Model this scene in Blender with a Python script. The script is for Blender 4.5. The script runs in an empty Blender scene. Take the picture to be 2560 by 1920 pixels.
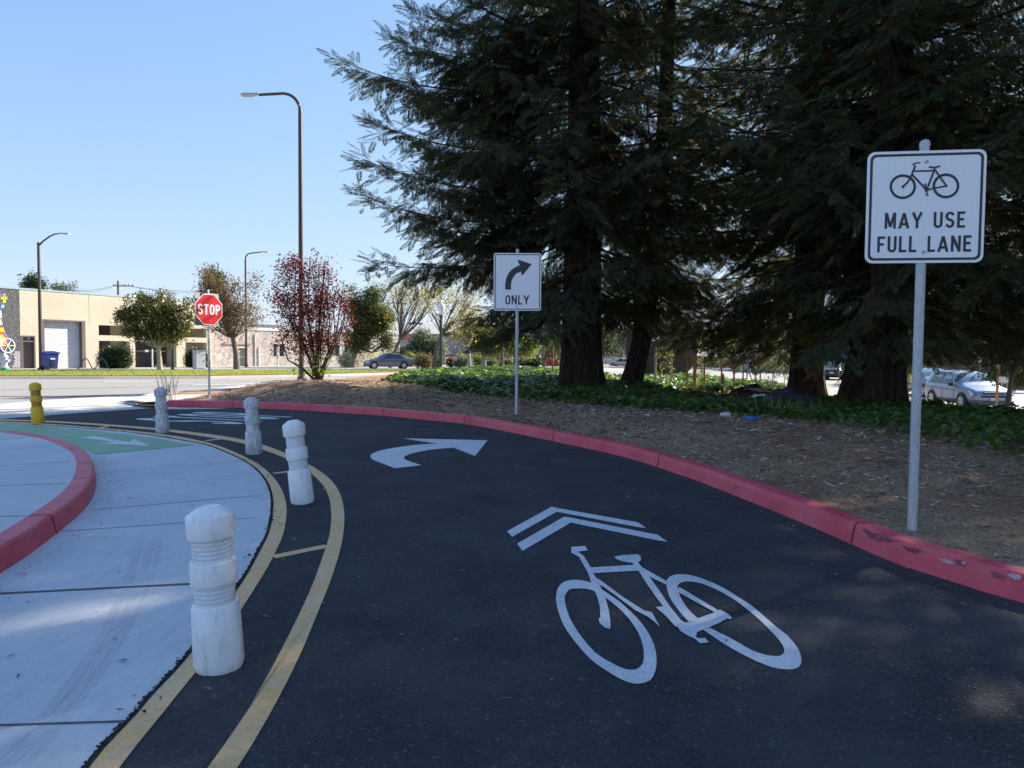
import bpy, bmesh, math, random
import numpy as np
from mathutils import Vector, Matrix, geometry
random.seed(7); rng = np.random.default_rng(11)
sc = bpy.context.scene
COL = sc.collection
R = math.radians
# ------------------------------------------------------------------ camera
CAMH = 1.37; FPX = 1776.0; TH = R(2.58); RHO = 0.0075
f0 = Vector((0, math.cos(TH), -math.sin(TH))); u0 = Vector((0, math.sin(TH), math.cos(TH))); r0 = Vector((1, 0, 0))
cr = (r0*math.cos(RHO) + u0*math.sin(RHO)).normalized(); cu = (u0*math.cos(RHO) - r0*math.sin(RHO)).normalized()
CAM = Vector((0, 0, CAMH))
def ray(u, v):
    return f0 + cr*((u-1280)/FPX) + cu*((960-v)/FPX)
def W(u, v, D):
    """world point seen at u,v of the 2560x1920 photograph, D metres ahead"""
    d = ray(u, v); return CAM + d*(D/d.y)
def Z(u, v, z=0.0):
    d = ray(u, v); return CAM + d*((z-CAMH)/d.z)
cam = bpy.data.cameras.new('camera'); co = bpy.data.objects.new('camera', cam); COL.objects.link(co)
cam.sensor_width = 36; cam.lens = 36*FPX/2560; cam.clip_start = .05; cam.clip_end = 3000
m = Matrix((cr, cu, -f0)).transposed().to_4x4(); m.translation = CAM; co.matrix_world = m
sc.camera = co
# ------------------------------------------------------------------ light
SUN_AZ, SUN_EL = R(52), R(30)      # azimuth clockwise from +Y
sv = Vector((math.sin(SUN_AZ)*math.cos(SUN_EL), math.cos(SUN_AZ)*math.cos(SUN_EL), math.sin(SUN_EL)))
w = bpy.data.worlds.new('World'); sc.world = w; w.use_nodes = True
nt = w.node_tree; bg = nt.nodes['Background']; sk = nt.nodes.new('ShaderNodeTexSky'); sk.sky_type = 'NISHITA'
sk.sun_disc = False; sk.sun_elevation = SUN_EL; sk.sun_rotation = SUN_AZ; sk.altitude = 0; sk.air_density = 1.0; sk.dust_density = 0.0; sk.ozone_density = 1.6
def vm(op, a, b):
    n_ = nt.nodes.new('ShaderNodeVectorMath'); n_.operation = op
    for i, x in enumerate((a, b)):
        if isinstance(x, tuple): n_.inputs[i].default_value = x
        else: nt.links.new(x, n_.inputs[i])
    return n_.outputs[0]
sc_ = vm('MULTIPLY', sk.outputs[0], (.43, .59, 1.38)); sd_ = vm('ADD', vm('MULTIPLY', sc_, (.6, .6, .6)), (1, 1, 1))
nt.links.new(vm('DIVIDE', sc_, sd_), bg.inputs[0]); bg.inputs[1].default_value = .143
sl = bpy.data.lights.new('sun', 'SUN'); sl.energy = 2.4; sl.angle = R(.5); sl.color = (1, .92, .80)
so = bpy.data.objects.new('sun', sl); COL.objects.link(so); so.rotation_euler = sv.to_track_quat('Z', 'Y').to_euler()
sc.view_settings.view_transform = 'Standard'; sc.view_settings.look = 'None'; sc.view_settings.exposure = 2.42; sc.view_settings.gamma = 1
sc.cycles.max_bounces = 6; sc.cycles.diffuse_bounces = 3; sc.cycles.transmission_bounces = 4; sc.cycles.transparent_max_bounces = 8
# ------------------------------------------------------------------ materials
MATS = {}
class NT:
    def __init__(s, name):
        s.m = bpy.data.materials.new(name); s.m.use_nodes = True; s.t = s.m.node_tree; s.b = s.t.nodes['Principled BSDF']
        MATS[name] = s.m
    def n(s, typ, **kw):
        nd = s.t.nodes.new(typ)
        for k, v in kw.items():
            if k in nd.inputs: nd.inputs[k].default_value = v
            else: setattr(nd, k, v)
        return nd
    def l(s, a, b): s.t.links.new(a, b)
    def co(s, sx=1, sy=1, sz=1, obj=False):
        c = s.n('ShaderNodeTexCoord'); mp = s.n('ShaderNodeMapping'); mp.inputs['Scale'].default_value = (sx, sy, sz)
        if obj: s.l(c.outputs['Object'], mp.inputs[0])
        else:
            g = s.n('ShaderNodeNewGeometry'); s.l(g.outputs['Position'], mp.inputs[0])
        return mp.outputs[0]
    def noise(s, vec, scale, detail=4, rough=.6):
        nd = s.n('ShaderNodeTexNoise'); nd.inputs['Scale'].default_value = scale; nd.inputs['Detail'].default_value = detail; nd.inputs['Roughness'].default_value = rough
        s.l(vec, nd.inputs['Vector']); return nd.outputs['Fac']
    def vor(s, vec, scale, feature='F1', out='Distance'):
        nd = s.n('ShaderNodeTexVoronoi'); nd.feature = feature; nd.inputs['Scale'].default_value = scale; s.l(vec, nd.inputs['Vector']); return nd.outputs[out]
    def ramp(s, fac, stops):
        nd = s.n('ShaderNodeValToRGB'); e = nd.color_ramp.elements
        while len(e) > len(stops): e.remove(e[-1])
        while len(e) < len(stops): e.new(.5)
        for i, (p, c) in enumerate(stops):
            e[i].position = p; e[i].color = (*c, 1) if isinstance(c, (tuple, list)) else (c, c, c, 1)
        s.l(fac, nd.inputs[0]); return nd.outputs[0]
    def mix(s, fac, a, b, blend='MIX'):
        nd = s.n('ShaderNodeMix'); nd.data_type = 'RGBA'; nd.blend_type = blend
        for i, x in ((0, fac), (6, a), (7, b)):
            if isinstance(x, (int, float)): nd.inputs[i].default_value = x
            elif isinstance(x, tuple): nd.inputs[i].default_value = (*x, 1)
            else: s.l(x, nd.inputs[i])
        return nd.outputs[2]
    def col(s, c):
        if isinstance(c, tuple): s.b.inputs['Base Color'].default_value = (*c, 1)
        else: s.l(c, s.b.inputs['Base Color'])
    def bump(s, h, dist=.01, strength=1.0):
        nd = s.n('ShaderNodeBump'); nd.inputs['Distance'].default_value = dist; nd.inputs['Strength'].default_value = strength
        s.l(h, nd.inputs['Height']); s.l(nd.outputs[0], s.b.inputs['Normal'])
    def set(s, **kw):
        for k, v in kw.items(): s.b.inputs[k.replace('_', ' ')].default_value = v
def simple(name, c, rough=.6, metal=0.0, var=.15, scale=8, bumpd=0, spec=.5, obj=False):
    t = NT(name); v = t.co(obj=obj); nz = t.noise(v, scale, 5)
    t.col(t.mix(t.ramp(nz, [(.3, 0.0), (.7, 1.0)]), tuple(x*(1-var) for x in c), tuple(min(1, x*(1+var)) for x in c)))
    t.set(Roughness=rough, Metallic=metal); t.b.inputs['Specular IOR Level'].default_value = spec
    if bumpd: t.bump(nz, bumpd)
    return t.m
def M(n): return MATS[n]
# asphalt, new
t = NT('asphalt_new'); v = t.co(); a = t.vor(v, 95, out='Distance'); c = t.vor(v, 95, out='Color'); big = t.noise(v, 1.3, 7, .7); fine = t.noise(v, 300, 3)
sep = t.n('ShaderNodeSeparateColor'); t.l(c, sep.inputs[0])
spk = t.ramp(sep.outputs[0], [(0, (.020, .022, .025)), (.8, (.040, .042, .045)), (.975, (.056, .058, .061)), (.99, (.13, .13, .125))])
t.col(t.mix(t.ramp(big, [(.35, 0.0), (.7, 1.0)]), spk, t.mix(.6, spk, (.085, .086, .09)))); t.set(Roughness=.9); t.b.inputs['Specular IOR Level'].default_value = .25; t.bump(a, .006, .9)
# asphalt, old
t = NT('asphalt_old'); v = t.co(); c = t.vor(v, 70, out='Color'); sep = t.n('ShaderNodeSeparateColor'); t.l(c, sep.inputs[0]); big = t.noise(v, .35, 6); crk = t.vor(t.co(.5, .5, .5), 1.2, 'DISTANCE_TO_EDGE')
base = t.mix(sep.outputs[0], (.22, .21, .19), (.33, .315, .29)); base = t.mix(t.ramp(big, [(.3, 0.0), (.7, 1.0)]), base, (.28, .265, .24))
t.col(t.mix(t.ramp(crk, [(0, .35), (.006, 0.0)]), base, (.06, .06, .06))); t.set(Roughness=.92)
# concretes
def concrete(name, c1, c2, sc_=1.2, dirt=.5):
    t = NT(name); v = t.co(); n1 = t.noise(v, sc_, 6, .65); n2 = t.noise(v, 60, 3); v2 = t.co(3.5, .7, 1); sw = t.noise(v2, 6, 4)
    col = t.mix(t.ramp(n1, [(.3, 0.0), (.72, 1.0)]), c1, c2); col = t.mix(t.ramp(sw, [(.45, 0.0), (.75, .35)]), col, tuple(x*.72 for x in c1))
    col = t.mix(t.ramp(n2, [(.25, dirt), (.42, 0.0)]), col, tuple(x*.6 for x in c1)); t.col(col); t.set(Roughness=.85); t.b.inputs['Specular IOR Level'].default_value = .3; t.bump(n2, .0015); return t.m
concrete('concrete_path', (.56, .565, .57), (.66, .66, .66)); concrete('concrete_pale', (.48, .45, .41), (.58, .55, .50), .5); concrete('concrete_kerb_far', (.36, .29, .23), (.46, .38, .31), .4)
concrete('concrete_walk', (.30, .29, .27), (.38, .36, .34), .3)
# kerb paint
t = NT('kerb_red'); v = t.co(); n1 = t.noise(v, 2.2, 6, .7); n2 = t.noise(v, 9, 5, .7); n3 = t.noise(t.co(.7, .7, 2.5), 5, 4)
col = t.mix(t.ramp(n1, [(.3, 0.0), (.7, 1.0)]), (.62, .05, .08), (.72, .12, .16)); col = t.mix(t.ramp(n3, [(.6, 0.0), (.72, .55)]), col, (.07, .035, .045)); col = t.mix(t.ramp(n2, [(.73, 0.0), (.755, .9)]), col, (.45, .43, .41))
t.col(col); t.set(Roughness=.55); t.bump(n2, .002)
def paint(name, c, wear, c2=None, rough=.6):
    t = NT(name); v = t.co(); n1 = t.noise(v, 3, 6, .7); n2 = t.noise(v, 140, 3, .6); n3 = t.noise(v, 22, 5, .75)
    col = t.mix(t.ramp(n1, [(.3, 0.0), (.7, 1.0)]), c, c2 or tuple(x*.8 for x in c)); col = t.mix(t.ramp(n3, [(.5, 0.0), (.75, wear)]), col, tuple(x*.45 for x in c)); col = t.mix(t.ramp(n2, [(.33, wear), (.43, 0.0)]), col, (.05, .05, .055))
    t.col(col); t.set(Roughness=rough); t.bump(n2, .002)
paint('paint_white', (.76, .77, .78), .5); paint('paint_yellow', (.86, .46, .13), .5, (.80, .53, .30)); paint('paint_green', (.25, .46, .25), .3, (.20, .41, .24)); paint('paint_white_old', (.62, .60, .55), .6)
# mulch and soil
t = NT('mulch'); v = t.co(1, 1, 1); s1 = t.noise(t.co(60, 14, 30), 1.6, 4, .7); s2 = t.noise(t.co(16, 55, 30), 1.6, 4, .7); big = t.noise(v, .8, 5); dirt = t.noise(v, 3.5, 5)
fib = t.mix(t.ramp(dirt, [(.4, 0.0), (.6, 1.0)]), s1, s2); col = t.ramp(fib, [(.28, (.055, .034, .02)), (.46, (.32, .20, .12)), (.68, (.74, .55, .37))])
t.col(t.mix(t.ramp(big, [(.45, 0.0), (.62, .85)]), col, t.mix(.55, col, (.22, .08, .04)))); t.set(Roughness=1.0); t.b.inputs['Specular IOR Level'].default_value = .1; t.bump(fib, .03)
t = NT('chip'); g = t.n('ShaderNodeNewGeometry'); t.col(t.ramp(g.outputs['Random Per Island'], [(0, (.06, .035, .022)), (.3, (.24, .17, .11)), (.55, (.42, .33, .23)), (.75, (.24, .09, .045)), (1, (.62, .52, .40))])); t.set(Roughness=.9)
t = NT('litter'); g = t.n('ShaderNodeNewGeometry'); t.col(t.ramp(g.outputs['Random Per Island'], [(0, (.06, .03, .015)), (.4, (.22, .11, .05)), (.7, (.30, .19, .10)), (1, (.5, .4, .28))])); t.set(Roughness=.8)
# leaves
def leaf(name, stops, trans=.35, rough=.55, clump=None, spec=.3, cs=1.2):
    t = NT(name); g = t.n('ShaderNodeNewGeometry'); col = t.ramp(g.outputs['Random Per Island'], stops)
    if clump:
        nz = t.noise(t.co(), cs, 3); col = t.mix(t.ramp(nz, [(clump[1], 0.0), (clump[1]+.08, clump[2])]), col, clump[0])
    t.col(col); t.set(Roughness=rough); t.b.inputs['Specular IOR Level'].default_value = spec
    tr = t.n('ShaderNodeBsdfTranslucent'); hs = t.n('ShaderNodeHueSaturation'); hs.inputs['Saturation'].default_value = 1.15; hs.inputs['Value'].default_value = 1.9
    t.l(col, hs.inputs['Color']); t.l(hs.outputs[0], tr.inputs[0]); mx = t.n('ShaderNodeMixShader'); mx.inputs[0].default_value = trans
    out = t.t.nodes['Material Output']; t.l(t.b.outputs[0], mx.inputs[1]); t.l(tr.outputs[0], mx.inputs[2]); t.l(mx.outputs[0], out.inputs[0]); return t.m
leaf('needles', [(0, (.028, .044, .024)), (.45, (.050, .070, .034)), (.8, (.078, .092, .044)), (1, (.14, .09, .05))], .42, .6, ((.26, .11, .055), .60, .75), cs=2.3)
leaf('ivy', [(0, (.03, .065, .022)), (.4, (.07, .13, .035)), (.75, (.10, .16, .04)), (.93, (.17, .20, .05)), (1, (.26, .22, .09))], .45, .35, None, .5)  # random leaf tones; the brighter ones put sun dapples into the colour
leaf('plum_leaf', [(0, (.04, .012, .014)), (.5, (.105, .022, .022)), (.85, (.17, .035, .026)), (1, (.26, .09, .04))], .28)
leaf('green_sprout', [(0, (.09, .16, .03)), (1, (.22, .30, .06))], .4)
leaf('magnolia_leaf', [(0, (.035, .055, .014)), (.4, (.07, .09, .02)), (.75, (.15, .13, .03)), (1, (.26, .22, .07))], .25, .3, None, .5)
leaf('rust_leaf', [(0, (.06, .06, .025)), (.4, (.13, .10, .05)), (.75, (.21, .12, .07)), (1, (.27, .19, .10))], .3)
leaf('olive_leaf', [(0, (.035, .055, .02)), (.5, (.08, .10, .03)), (.85, (.15, .15, .045)), (1, (.24, .19, .05))], .3)
leaf('autumn_leaf', [(0, (.12, .14, .04)), (.5, (.24, .22, .06)), (1, (.38, .26, .07))], .45)
leaf('bright_leaf', [(0, (.11, .15, .035)), (.6, (.20, .24, .055)), (1, (.30, .29, .09))], .35)
leaf('grey_leaf', [(0, (.07, .10, .06)), (.6, (.15, .18, .11)), (1, (.25, .27, .18))], .3)
leaf('hedge_leaf', [(0, (.015, .035, .012)), (.6, (.035, .065, .02)), (1, (.08, .11, .035))], .2, .35, None, .5)
leaf('pale_flower', [(0, (.20, .24, .10)), (.5, (.45, .42, .28)), (1, (.68, .60, .46))], .3)
leaf('brush_leaf', [(0, (.09, .085, .035)), (.6, (.17, .14, .07)), (1, (.28, .22, .12))], .25)
leaf('redbrown_leaf', [(0, (.06, .03, .02)), (1, (.16, .07, .05))], .25)
leaf('lilac_leaf', [(0, (.14, .18, .12)), (.6, (.3, .26, .32)), (1, (.45, .36, .48))], .25)
leaf('grass_blade', [(0, (.13, .16, .04)), (.6, (.24, .27, .07)), (1, (.38, .36, .14))], .35)
# bark
t = NT('redwood_bark'); v = t.co(9, 9, .8); n1 = t.noise(v, 1.6, 6, .7); t.col(t.ramp(n1, [(.3, (.012, .009, .008)), (.5, (.042, .030, .026)), (.72, (.10, .075, .065))])); t.set(Roughness=.95); t.b.inputs['Specular IOR Level'].default_value = .15; t.bump(n1, .07)
simple('bark', (.13, .11, .09), .9, 0, .4, 14, .02); simple('pale_bark', (.30, .27, .22), .85, 0, .25, 10, .01); simple('dark_twig', (.05, .03, .025), .9)
# hard things
t = NT('galvanised'); v = t.co(18, 18, 3); c = t.noise(v, 5, 4); t.col(t.ramp(c, [(.35, (.40, .43, .46)), (.65, (.56, .60, .63))])); t.set(Roughness=.55, Metallic=.35)
t = NT('sign_white'); t.col((.72, .74, .76)); t.set(Roughness=.42)
v = t.co(1, 1, 1, obj=True); wv = t.n('ShaderNodeTexWave'); wv.bands_direction = 'X'; wv.inputs['Scale'].default_value = 22; wv.inputs['Distortion'].default_value = .1; t.l(v, wv.inputs['Vector'])
t.l(t.mix(wv.outputs['Fac'], (.84, .85, .88), (.93, .93, .95)), t.b.inputs['Base Color'])
simple('sign_black', (.025, .03, .038), .5, 0, .1); simple('sign_red', (.62, .012, .018), .4, 0, .08); simple('sign_back', (.42, .41, .39), .5, .3, .1)
t = NT('bollard_white'); v = t.co(8, 8, 1.6); n1 = t.noise(v, 3.2, 6, .72); n2 = t.noise(t.co(), 30, 4); col = t.mix(t.ramp(n1, [(.52, 0.0), (.64, .30), (.78, .75)]), (.84, .85, .86), (.32, .30, .27)); t.col(col); t.set(Roughness=.4); t.bump(n1, .001)
t = NT('bollard_worn'); v = t.co(14, 14, 2.2); n1 = t.noise(v, 3.5, 6, .8); n2 = t.noise(t.co(3, 3, 20), 5, 4); col = t.mix(t.ramp(n1, [(.40, 0.0), (.56, .6), (.66, .95)]), (.80, .81, .81), (.25, .24, .22)); t.col(col); t.set(Roughness=.6); t.bump(n2, .012)
t = NT('reflective_sheet'); v = t.co(1, 1, 1, obj=True); wx = t.n('ShaderNodeTexBrick'); 
wx.inputs['Scale'].default_value = 1; wx.inputs['Brick Width'].default_value = .16; wx.inputs['Row Height'].default_value = .02; wx.inputs['Mortar Size'].default_value = .0045; wx.inputs['Color1'].default_value = (.70, .72, .76, 1); wx.inputs['Color2'].default_value = (.82, .84, .87, 1); wx.inputs['Mortar'].default_value = (.60, .63, .68, 1); wx.offset = 0
sx = t.n('ShaderNodeSeparateXYZ'); t.l(v, sx.inputs[0]); at = t.n('ShaderNodeMath', operation='ARCTAN2'); t.l(sx.outputs[1], at.inputs[0]); t.l(sx.outputs[0], at.inputs[1]); cx = t.n('ShaderNodeCombineXYZ'); t.l(at.outputs[0], cx.inputs[0]); t.l(sx.outputs[2], cx.inputs[1]); t.l(cx.outputs[0], wx.inputs['Vector'])
t.l(wx.outputs['Color'], t.b.inputs['Base Color']); t.set(Roughness=.35)
simple('bollard_yellow', (.85, .50, .02), .45, 0, .12, 6); simple('yellow_sheet', (.55, .24, .02), .3, 0, .2, 20)
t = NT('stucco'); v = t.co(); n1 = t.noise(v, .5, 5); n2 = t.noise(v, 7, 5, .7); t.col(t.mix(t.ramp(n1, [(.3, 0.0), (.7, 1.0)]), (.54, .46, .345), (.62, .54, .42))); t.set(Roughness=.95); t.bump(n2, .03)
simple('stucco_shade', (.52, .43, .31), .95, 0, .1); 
t = NT('mural_wall'); v = t.co(); n2 = t.noise(v, 6, 6, .8); t.col(t.ramp(n2, [(.4, (.05, .052, .055)), (.62, (.15, .155, .16))])); t.set(Roughness=.9)
simple('brown_paint', (.13, .095, .085), .6, 0, .1); simple('dark_brown', (.055, .04, .045), .7, 0, .15); simple('near_black', (.012, .012, .014), .5); simple('roof_metal', (.33, .42, .46), .5, .3)
t = NT('roller_door'); v = t.co(); n1 = t.noise(v, 3, 6, .7); wv = t.n('ShaderNodeTexWave'); wv.bands_direction = 'Z'; wv.inputs['Scale'].default_value = 3.0; t.l(v, wv.inputs['Vector']); t.col(t.mix(t.ramp(n1, [(.35, 0.0), (.65, 1.0)]), (.50, .52, .56), (.64, .65, .68))); t.set(Roughness=.6); t.bump(wv.outputs['Fac'], .02)
t = NT('cracked_stone'); v = t.co(1, 1, .9); nz = t.n('ShaderNodeTexNoise'); nz.inputs['Scale'].default_value = 1.5; t.l(v, nz.inputs['Vector']); mxv = t.n('ShaderNodeMix'); mxv.data_type = 'VECTOR'; mxv.inputs[0].default_value = .25; t.l(v, mxv.inputs[4]); t.l(nz.outputs['Color'], mxv.inputs[5])
ed = t.vor(mxv.outputs[1], 2.3, 'DISTANCE_TO_EDGE'); cc = t.vor(mxv.outputs[1], 2.3, out='Color'); sp = t.n('ShaderNodeSeparateColor'); t.l(cc, sp.inputs[0]); base = t.mix(sp.outputs[0], (.44, .37, .33), (.58, .51, .46)); t.col(t.mix(t.ramp(ed, [(0, .85), (.05, 0.0)]), base, (.14, .11, .10))); t.set(Roughness=.9)
simple('trim_white', (.66, .64, .62), .7, 0, .05); simple('grey_wall', (.27, .29, .33), .9, 0, .1, .4); simple('grey_roof', (.36, .35, .34), .9, 0, .15, .6); simple('red_wall', (.42, .035, .05), .85, 0, .12, .6); simple('tan_fascia', (.36, .31, .23), .8)
t = NT('orange_brick'); br = t.n('ShaderNodeTexBrick'); br.inputs['Scale'].default_value = 3; br.inputs['Color1'].default_value = (.55, .16, .08, 1); br.inputs['Color2'].default_value = (.45, .12, .07, 1); br.inputs['Mortar'].default_value = (.5, .3, .22, 1); t.l(t.co(), br.inputs['Vector']); t.l(br.outputs['Color'], t.b.inputs['Base Color']); t.set(Roughness=.9)
simple('glass_dark', (.03, .04, .045), .12, 0, .2, 3, 0, .8); simple('glass_sky', (.28, .42, .48), .15, .1, .35, 4, 0, .8); simple('door_grey', (.24, .24, .20), .5); simple('lamp_brown', (.075, .05, .045), .6); simple('lamp_green', (.03, .06, .05), .45, .2); simple('lamp_steel', (.10, .11, .12), .5, .4)
t = NT('globe'); t.col((.85, .87, .88)); t.set(Roughness=.3, Transmission_Weight=.35)
simple('lamp_head', (.50, .47, .42), .5, .3); simple('blue_bin', (.02, .045, .24), .4, 0, .15); simple('cabinet', (.50, .52, .52), .6); simple('plastic_dark', (.03, .03, .032), .6); simple('rubber', (.018, .018, .019), .8)
simple('bare_metal', (.40, .40, .40), .4, .5); simple('wood_stake', (.40, .23, .10), .8, 0, .25, 12); simple('stake_pale', (.42, .33, .27), .8); simple('corten', (.09, .055, .038), .8, .1, .3, 1.2); simple('edge_steel', (.62, .6, .55), .4, .3)
t = NT('fence_wood'); v = t.co(7, 7, .6); n1 = t.noise(v, 1.5, 4); t.col(t.ramp(n1, [(.35, (.10, .075, .065)), (.65, (.24, .185, .155))])); t.set(Roughness=.9)
simple('cardboard', (.36, .22, .12), .85); simple('tarp_white', (.55, .57, .57), .6, 0, .15, 6, .02); simple('tarp_dark', (.03, .03, .04), .6, 0, .3, 5, .03); simple('blanket_dark', (.018, .010, .012), .9, 0, .4, 4, .05); simple('blanket_red', (.13, .02, .025), .9); simple('tarp_blue', (.05, .16, .42), .5)
def carpaint(n, c, metal=.5): t = NT(n); t.col(c); t.set(Roughness=.3, Metallic=metal); t.b.inputs['Coat Weight'].default_value = .6; t.b.inputs['Coat Roughness'].default_value = .05
carpaint('car_silverblue', (.23, .28, .40)); carpaint('car_grey', (.17, .19, .24)); carpaint('car_white', (.7, .71, .72), 0); carpaint('car_black', (.02, .021, .023)); carpaint('car_blue', (.05, .10, .32)); carpaint('car_red', (.3, .03, .03)); carpaint('car_lightblue', (.28, .42, .60), .1)
simple('rim', (.5, .51, .53), .35, .6); simple('headlight', (.75, .77, .78), .15, .2, .2, 10); simple('amber', (.8, .32, .03), .3); simple('tail_red', (.5, .01, .01), .25); simple('grille', (.05, .05, .055), .5); simple('bumper_grey', (.075, .08, .09), .6); simple('plate', (.7, .7, .68), .5)
for n_, c_ in (('mural_yellow', (.85, .62, .04)), ('mural_white', (.78, .78, .78)), ('mural_red', (.62, .04, .05)), ('mural_orange', (.85, .25, .03)), ('mural_blue', (.05, .22, .60)), ('mural_purple', (.20, .13, .50))): simple(n_, c_, .8, 0, .08)
simple('skin', (.45, .28, .2), .6); simple('cloth_dark', (.05, .055, .06), .9); simple('cloth_grey', (.15, .17, .18), .9); simple('truncated_yellow', (.72, .42, .03), .6); simple('hydrant_white', (.62, .60, .56), .6); simple('teal', (.08, .35, .28), .6); simple('brown_brick', (.24, .11, .075), .9); simple('pale_blue_wall', (.42, .55, .62), .8); simple('sign_pink', (.5, .34, .32), .6)
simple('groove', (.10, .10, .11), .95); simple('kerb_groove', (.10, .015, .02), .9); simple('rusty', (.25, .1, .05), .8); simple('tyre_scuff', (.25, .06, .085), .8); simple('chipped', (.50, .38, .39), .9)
# ------------------------------------------------------------------ mesh helpers
class MB:
    def __init__(s): s.v = []; s.f = []; s.m = []
    def add(s, vs, fs, mi=0):
        o = len(s.v); s.v += [tuple(p) for p in vs]; s.f += [[i+o for i in f] for f in fs]; s.m += [mi]*len(fs)
    def box(s, x0, x1, y0, y1, z0, z1, mi=0, T=None):
        vs = [Vector((x, y, z)) for z in (z0, z1) for y in (y0, y1) for x in (x0, x1)]
        if T is not None: vs = [T(p) for p in vs] if callable(T) else [T @ p for p in vs]
        s.add(vs, [[0, 2, 3, 1], [4, 5, 7, 6], [0, 1, 5, 4], [2, 6, 7, 3], [0, 4, 6, 2], [1, 3, 7, 5]], mi)
    def tube(s, pts, rad, n=8, mi=0, cap=True, wob=0):
        pts = [Vector(p) for p in pts]; rings = []; up = Vector((0, 0, 1))
        for i, p in enumerate(pts):
            d = (pts[min(i+1, len(pts)-1)] - pts[max(i-1, 0)]).normalized()
            a = d.cross(up if abs(d.z) < .95 else Vector((0, 1, 0))).normalized(); b = d.cross(a)
            r = rad[i] if isinstance(rad, (list, tuple)) else rad
            rings.append([p + (a*math.cos(2*math.pi*k/n) + b*math.sin(2*math.pi*k/n))*r for k in range(n)])
        vs = [q for rg in rings for q in rg]; fs = []
        for i in range(len(pts)-1):
            for k in range(n): fs.append([i*n+k, i*n+(k+1) % n, (i+1)*n+(k+1) % n, (i+1)*n+k])
        if cap: fs += [list(range(n))[::-1], list(range((len(pts)-1)*n, len(pts)*n))]
        s.add(vs, fs, mi)
    def lathe(s, prof, c=(0, 0, 0), n=24, mi=0):
        vs = []; fs = []
        for (r, z) in prof:
            for k in range(n):
                a = 2*math.pi*k/n; vs.append((c[0]+r*math.cos(a), c[1]+r*math.sin(a), c[2]+z))
        for i in range(len(prof)-1):
            for k in range(n): fs.append([i*n+k, i*n+(k+1) % n, (i+1)*n+(k+1) % n, (i+1)*n+k])
        fs += [list(range(n))[::-1], list(range((len(prof)-1)*n, len(prof)*n))]; s.add(vs, fs, mi)
    def poly(s, outer, holes=(), mi=0, T=None):
        """flat polygon of 3D points"""
        lp = [[Vector(p) for p in outer]] + [[Vector(p) for p in h] for h in holes]
        tris = geometry.tessellate_polygon(lp); vs = [p for l in lp for p in l]
        out = []
        for a in tris:
            a = list(a); n_ = (vs[a[1]]-vs[a[0]]).cross(vs[a[2]]-vs[a[0]])
            if n_.z < 0: a = a[::-1]
            out.append(a)
        s.add(vs, out, mi)
    def prism(s, pts2, y0, y1, T=None, mi=0):
        """outline in x,z extruded from y0 to y1"""
        n = len(pts2); vs = [Vector((x, y0, z)) for x, z in pts2] + [Vector((x, y1, z)) for x, z in pts2]
        if T is not None: vs = [T(p) for p in vs] if callable(T) else [T @ p for p in vs]
        tr = geometry.tessellate_polygon([[Vector((x, z, 0)) for x, z in pts2]])
        fs = [list(a) for a in tr] + [[i+n for i in a][::-1] for a in tr] + [[i, (i+1) % n, (i+1) % n+n, i+n] for i in range(n)]
        s.add(vs, fs, mi)
    def ribbon(s, pts, wd, F, closed=False, mi=0):
        """constant width stroke along 2D points, F maps (x,y) to 3D"""
        P = [Vector((p[0], p[1])) for p in pts]; n = len(P); L = []; Rr = []
        for i in range(n):
            a = P[i-1] if (i > 0 or closed) else None; b = P[(i+1) % n] if (i < n-1 or closed) else None
            d1 = (P[i]-a).normalized() if a is not None else None; d2 = (b-P[i]).normalized() if b is not None else None
            if d1 is None: d1 = d2
            if d2 is None: d2 = d1
            n1 = Vector((-d1.y, d1.x)); n2 = Vector((-d2.y, d2.x)); mm = n1+n2
            mm = mm.normalized() if mm.length > 1e-6 else n1; k = min(1/max(mm.dot(n1), .3), 2.2)
            L.append(P[i]+mm*k*wd/2); Rr.append(P[i]-mm*k*wd/2)
        vs = [F(p.x, p.y) for p in L] + [F(p.x, p.y) for p in Rr]; fs = [[i, (i+1) % n, (i+1) % n+n, i+n] for i in range(n if closed else n-1)]
        s.add(vs, fs, mi)
    def build(s, name, mats, parent=None, smooth=False, loc=None, bevel=0, local=None):
        me = bpy.data.meshes.new(name)
        vs = s.v
        if local is not None:
            iv = local.inverted(); vs = [tuple(iv @ Vector(p)) for p in vs]
        me.from_pydata(vs, [], s.f)
        for mm in (mats if isinstance(mats, (list, tuple)) else [mats]): me.materials.append(M(mm) if isinstance(mm, str) else mm)
        me.polygons.foreach_set('material_index', s.m)
        if smooth: me.polygons.foreach_set('use_smooth', [True]*len(me.polygons)); me.set_sharp_from_angle(angle=R(38))
        me.update(); o = bpy.data.objects.new(name, me); COL.objects.link(o)
        if parent is not None: o.parent = parent
        if bevel:
            b = o.modifiers.new('bevel', 'BEVEL'); b.width = bevel; b.segments = 2; b.limit_method = 'ANGLE'
        return o
def npmesh(name, verts, nper, mats, parent=None, mi=None):
    """verts (F,nper,3): separate faces"""
    Fn = verts.shape[0]; me = bpy.data.meshes.new(name); me.vertices.add(Fn*nper); me.vertices.foreach_set('co', verts.astype(np.float32).reshape(-1))
    me.loops.add(Fn*nper); me.loops.foreach_set('vertex_index', np.arange(Fn*nper, dtype=np.int32)); me.polygons.add(Fn)
    me.polygons.foreach_set('loop_start', np.arange(0, Fn*nper, nper, dtype=np.int32))
    for mm in mats: me.materials.append(M(mm))
    if mi is not None: me.polygons.foreach_set('material_index', mi.astype(np.int32))
    me.update(calc_edges=True); me.validate(); o = bpy.data.objects.new(name, me); COL.objects.link(o)
    if parent is not None: o.parent = parent
    return o
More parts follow.
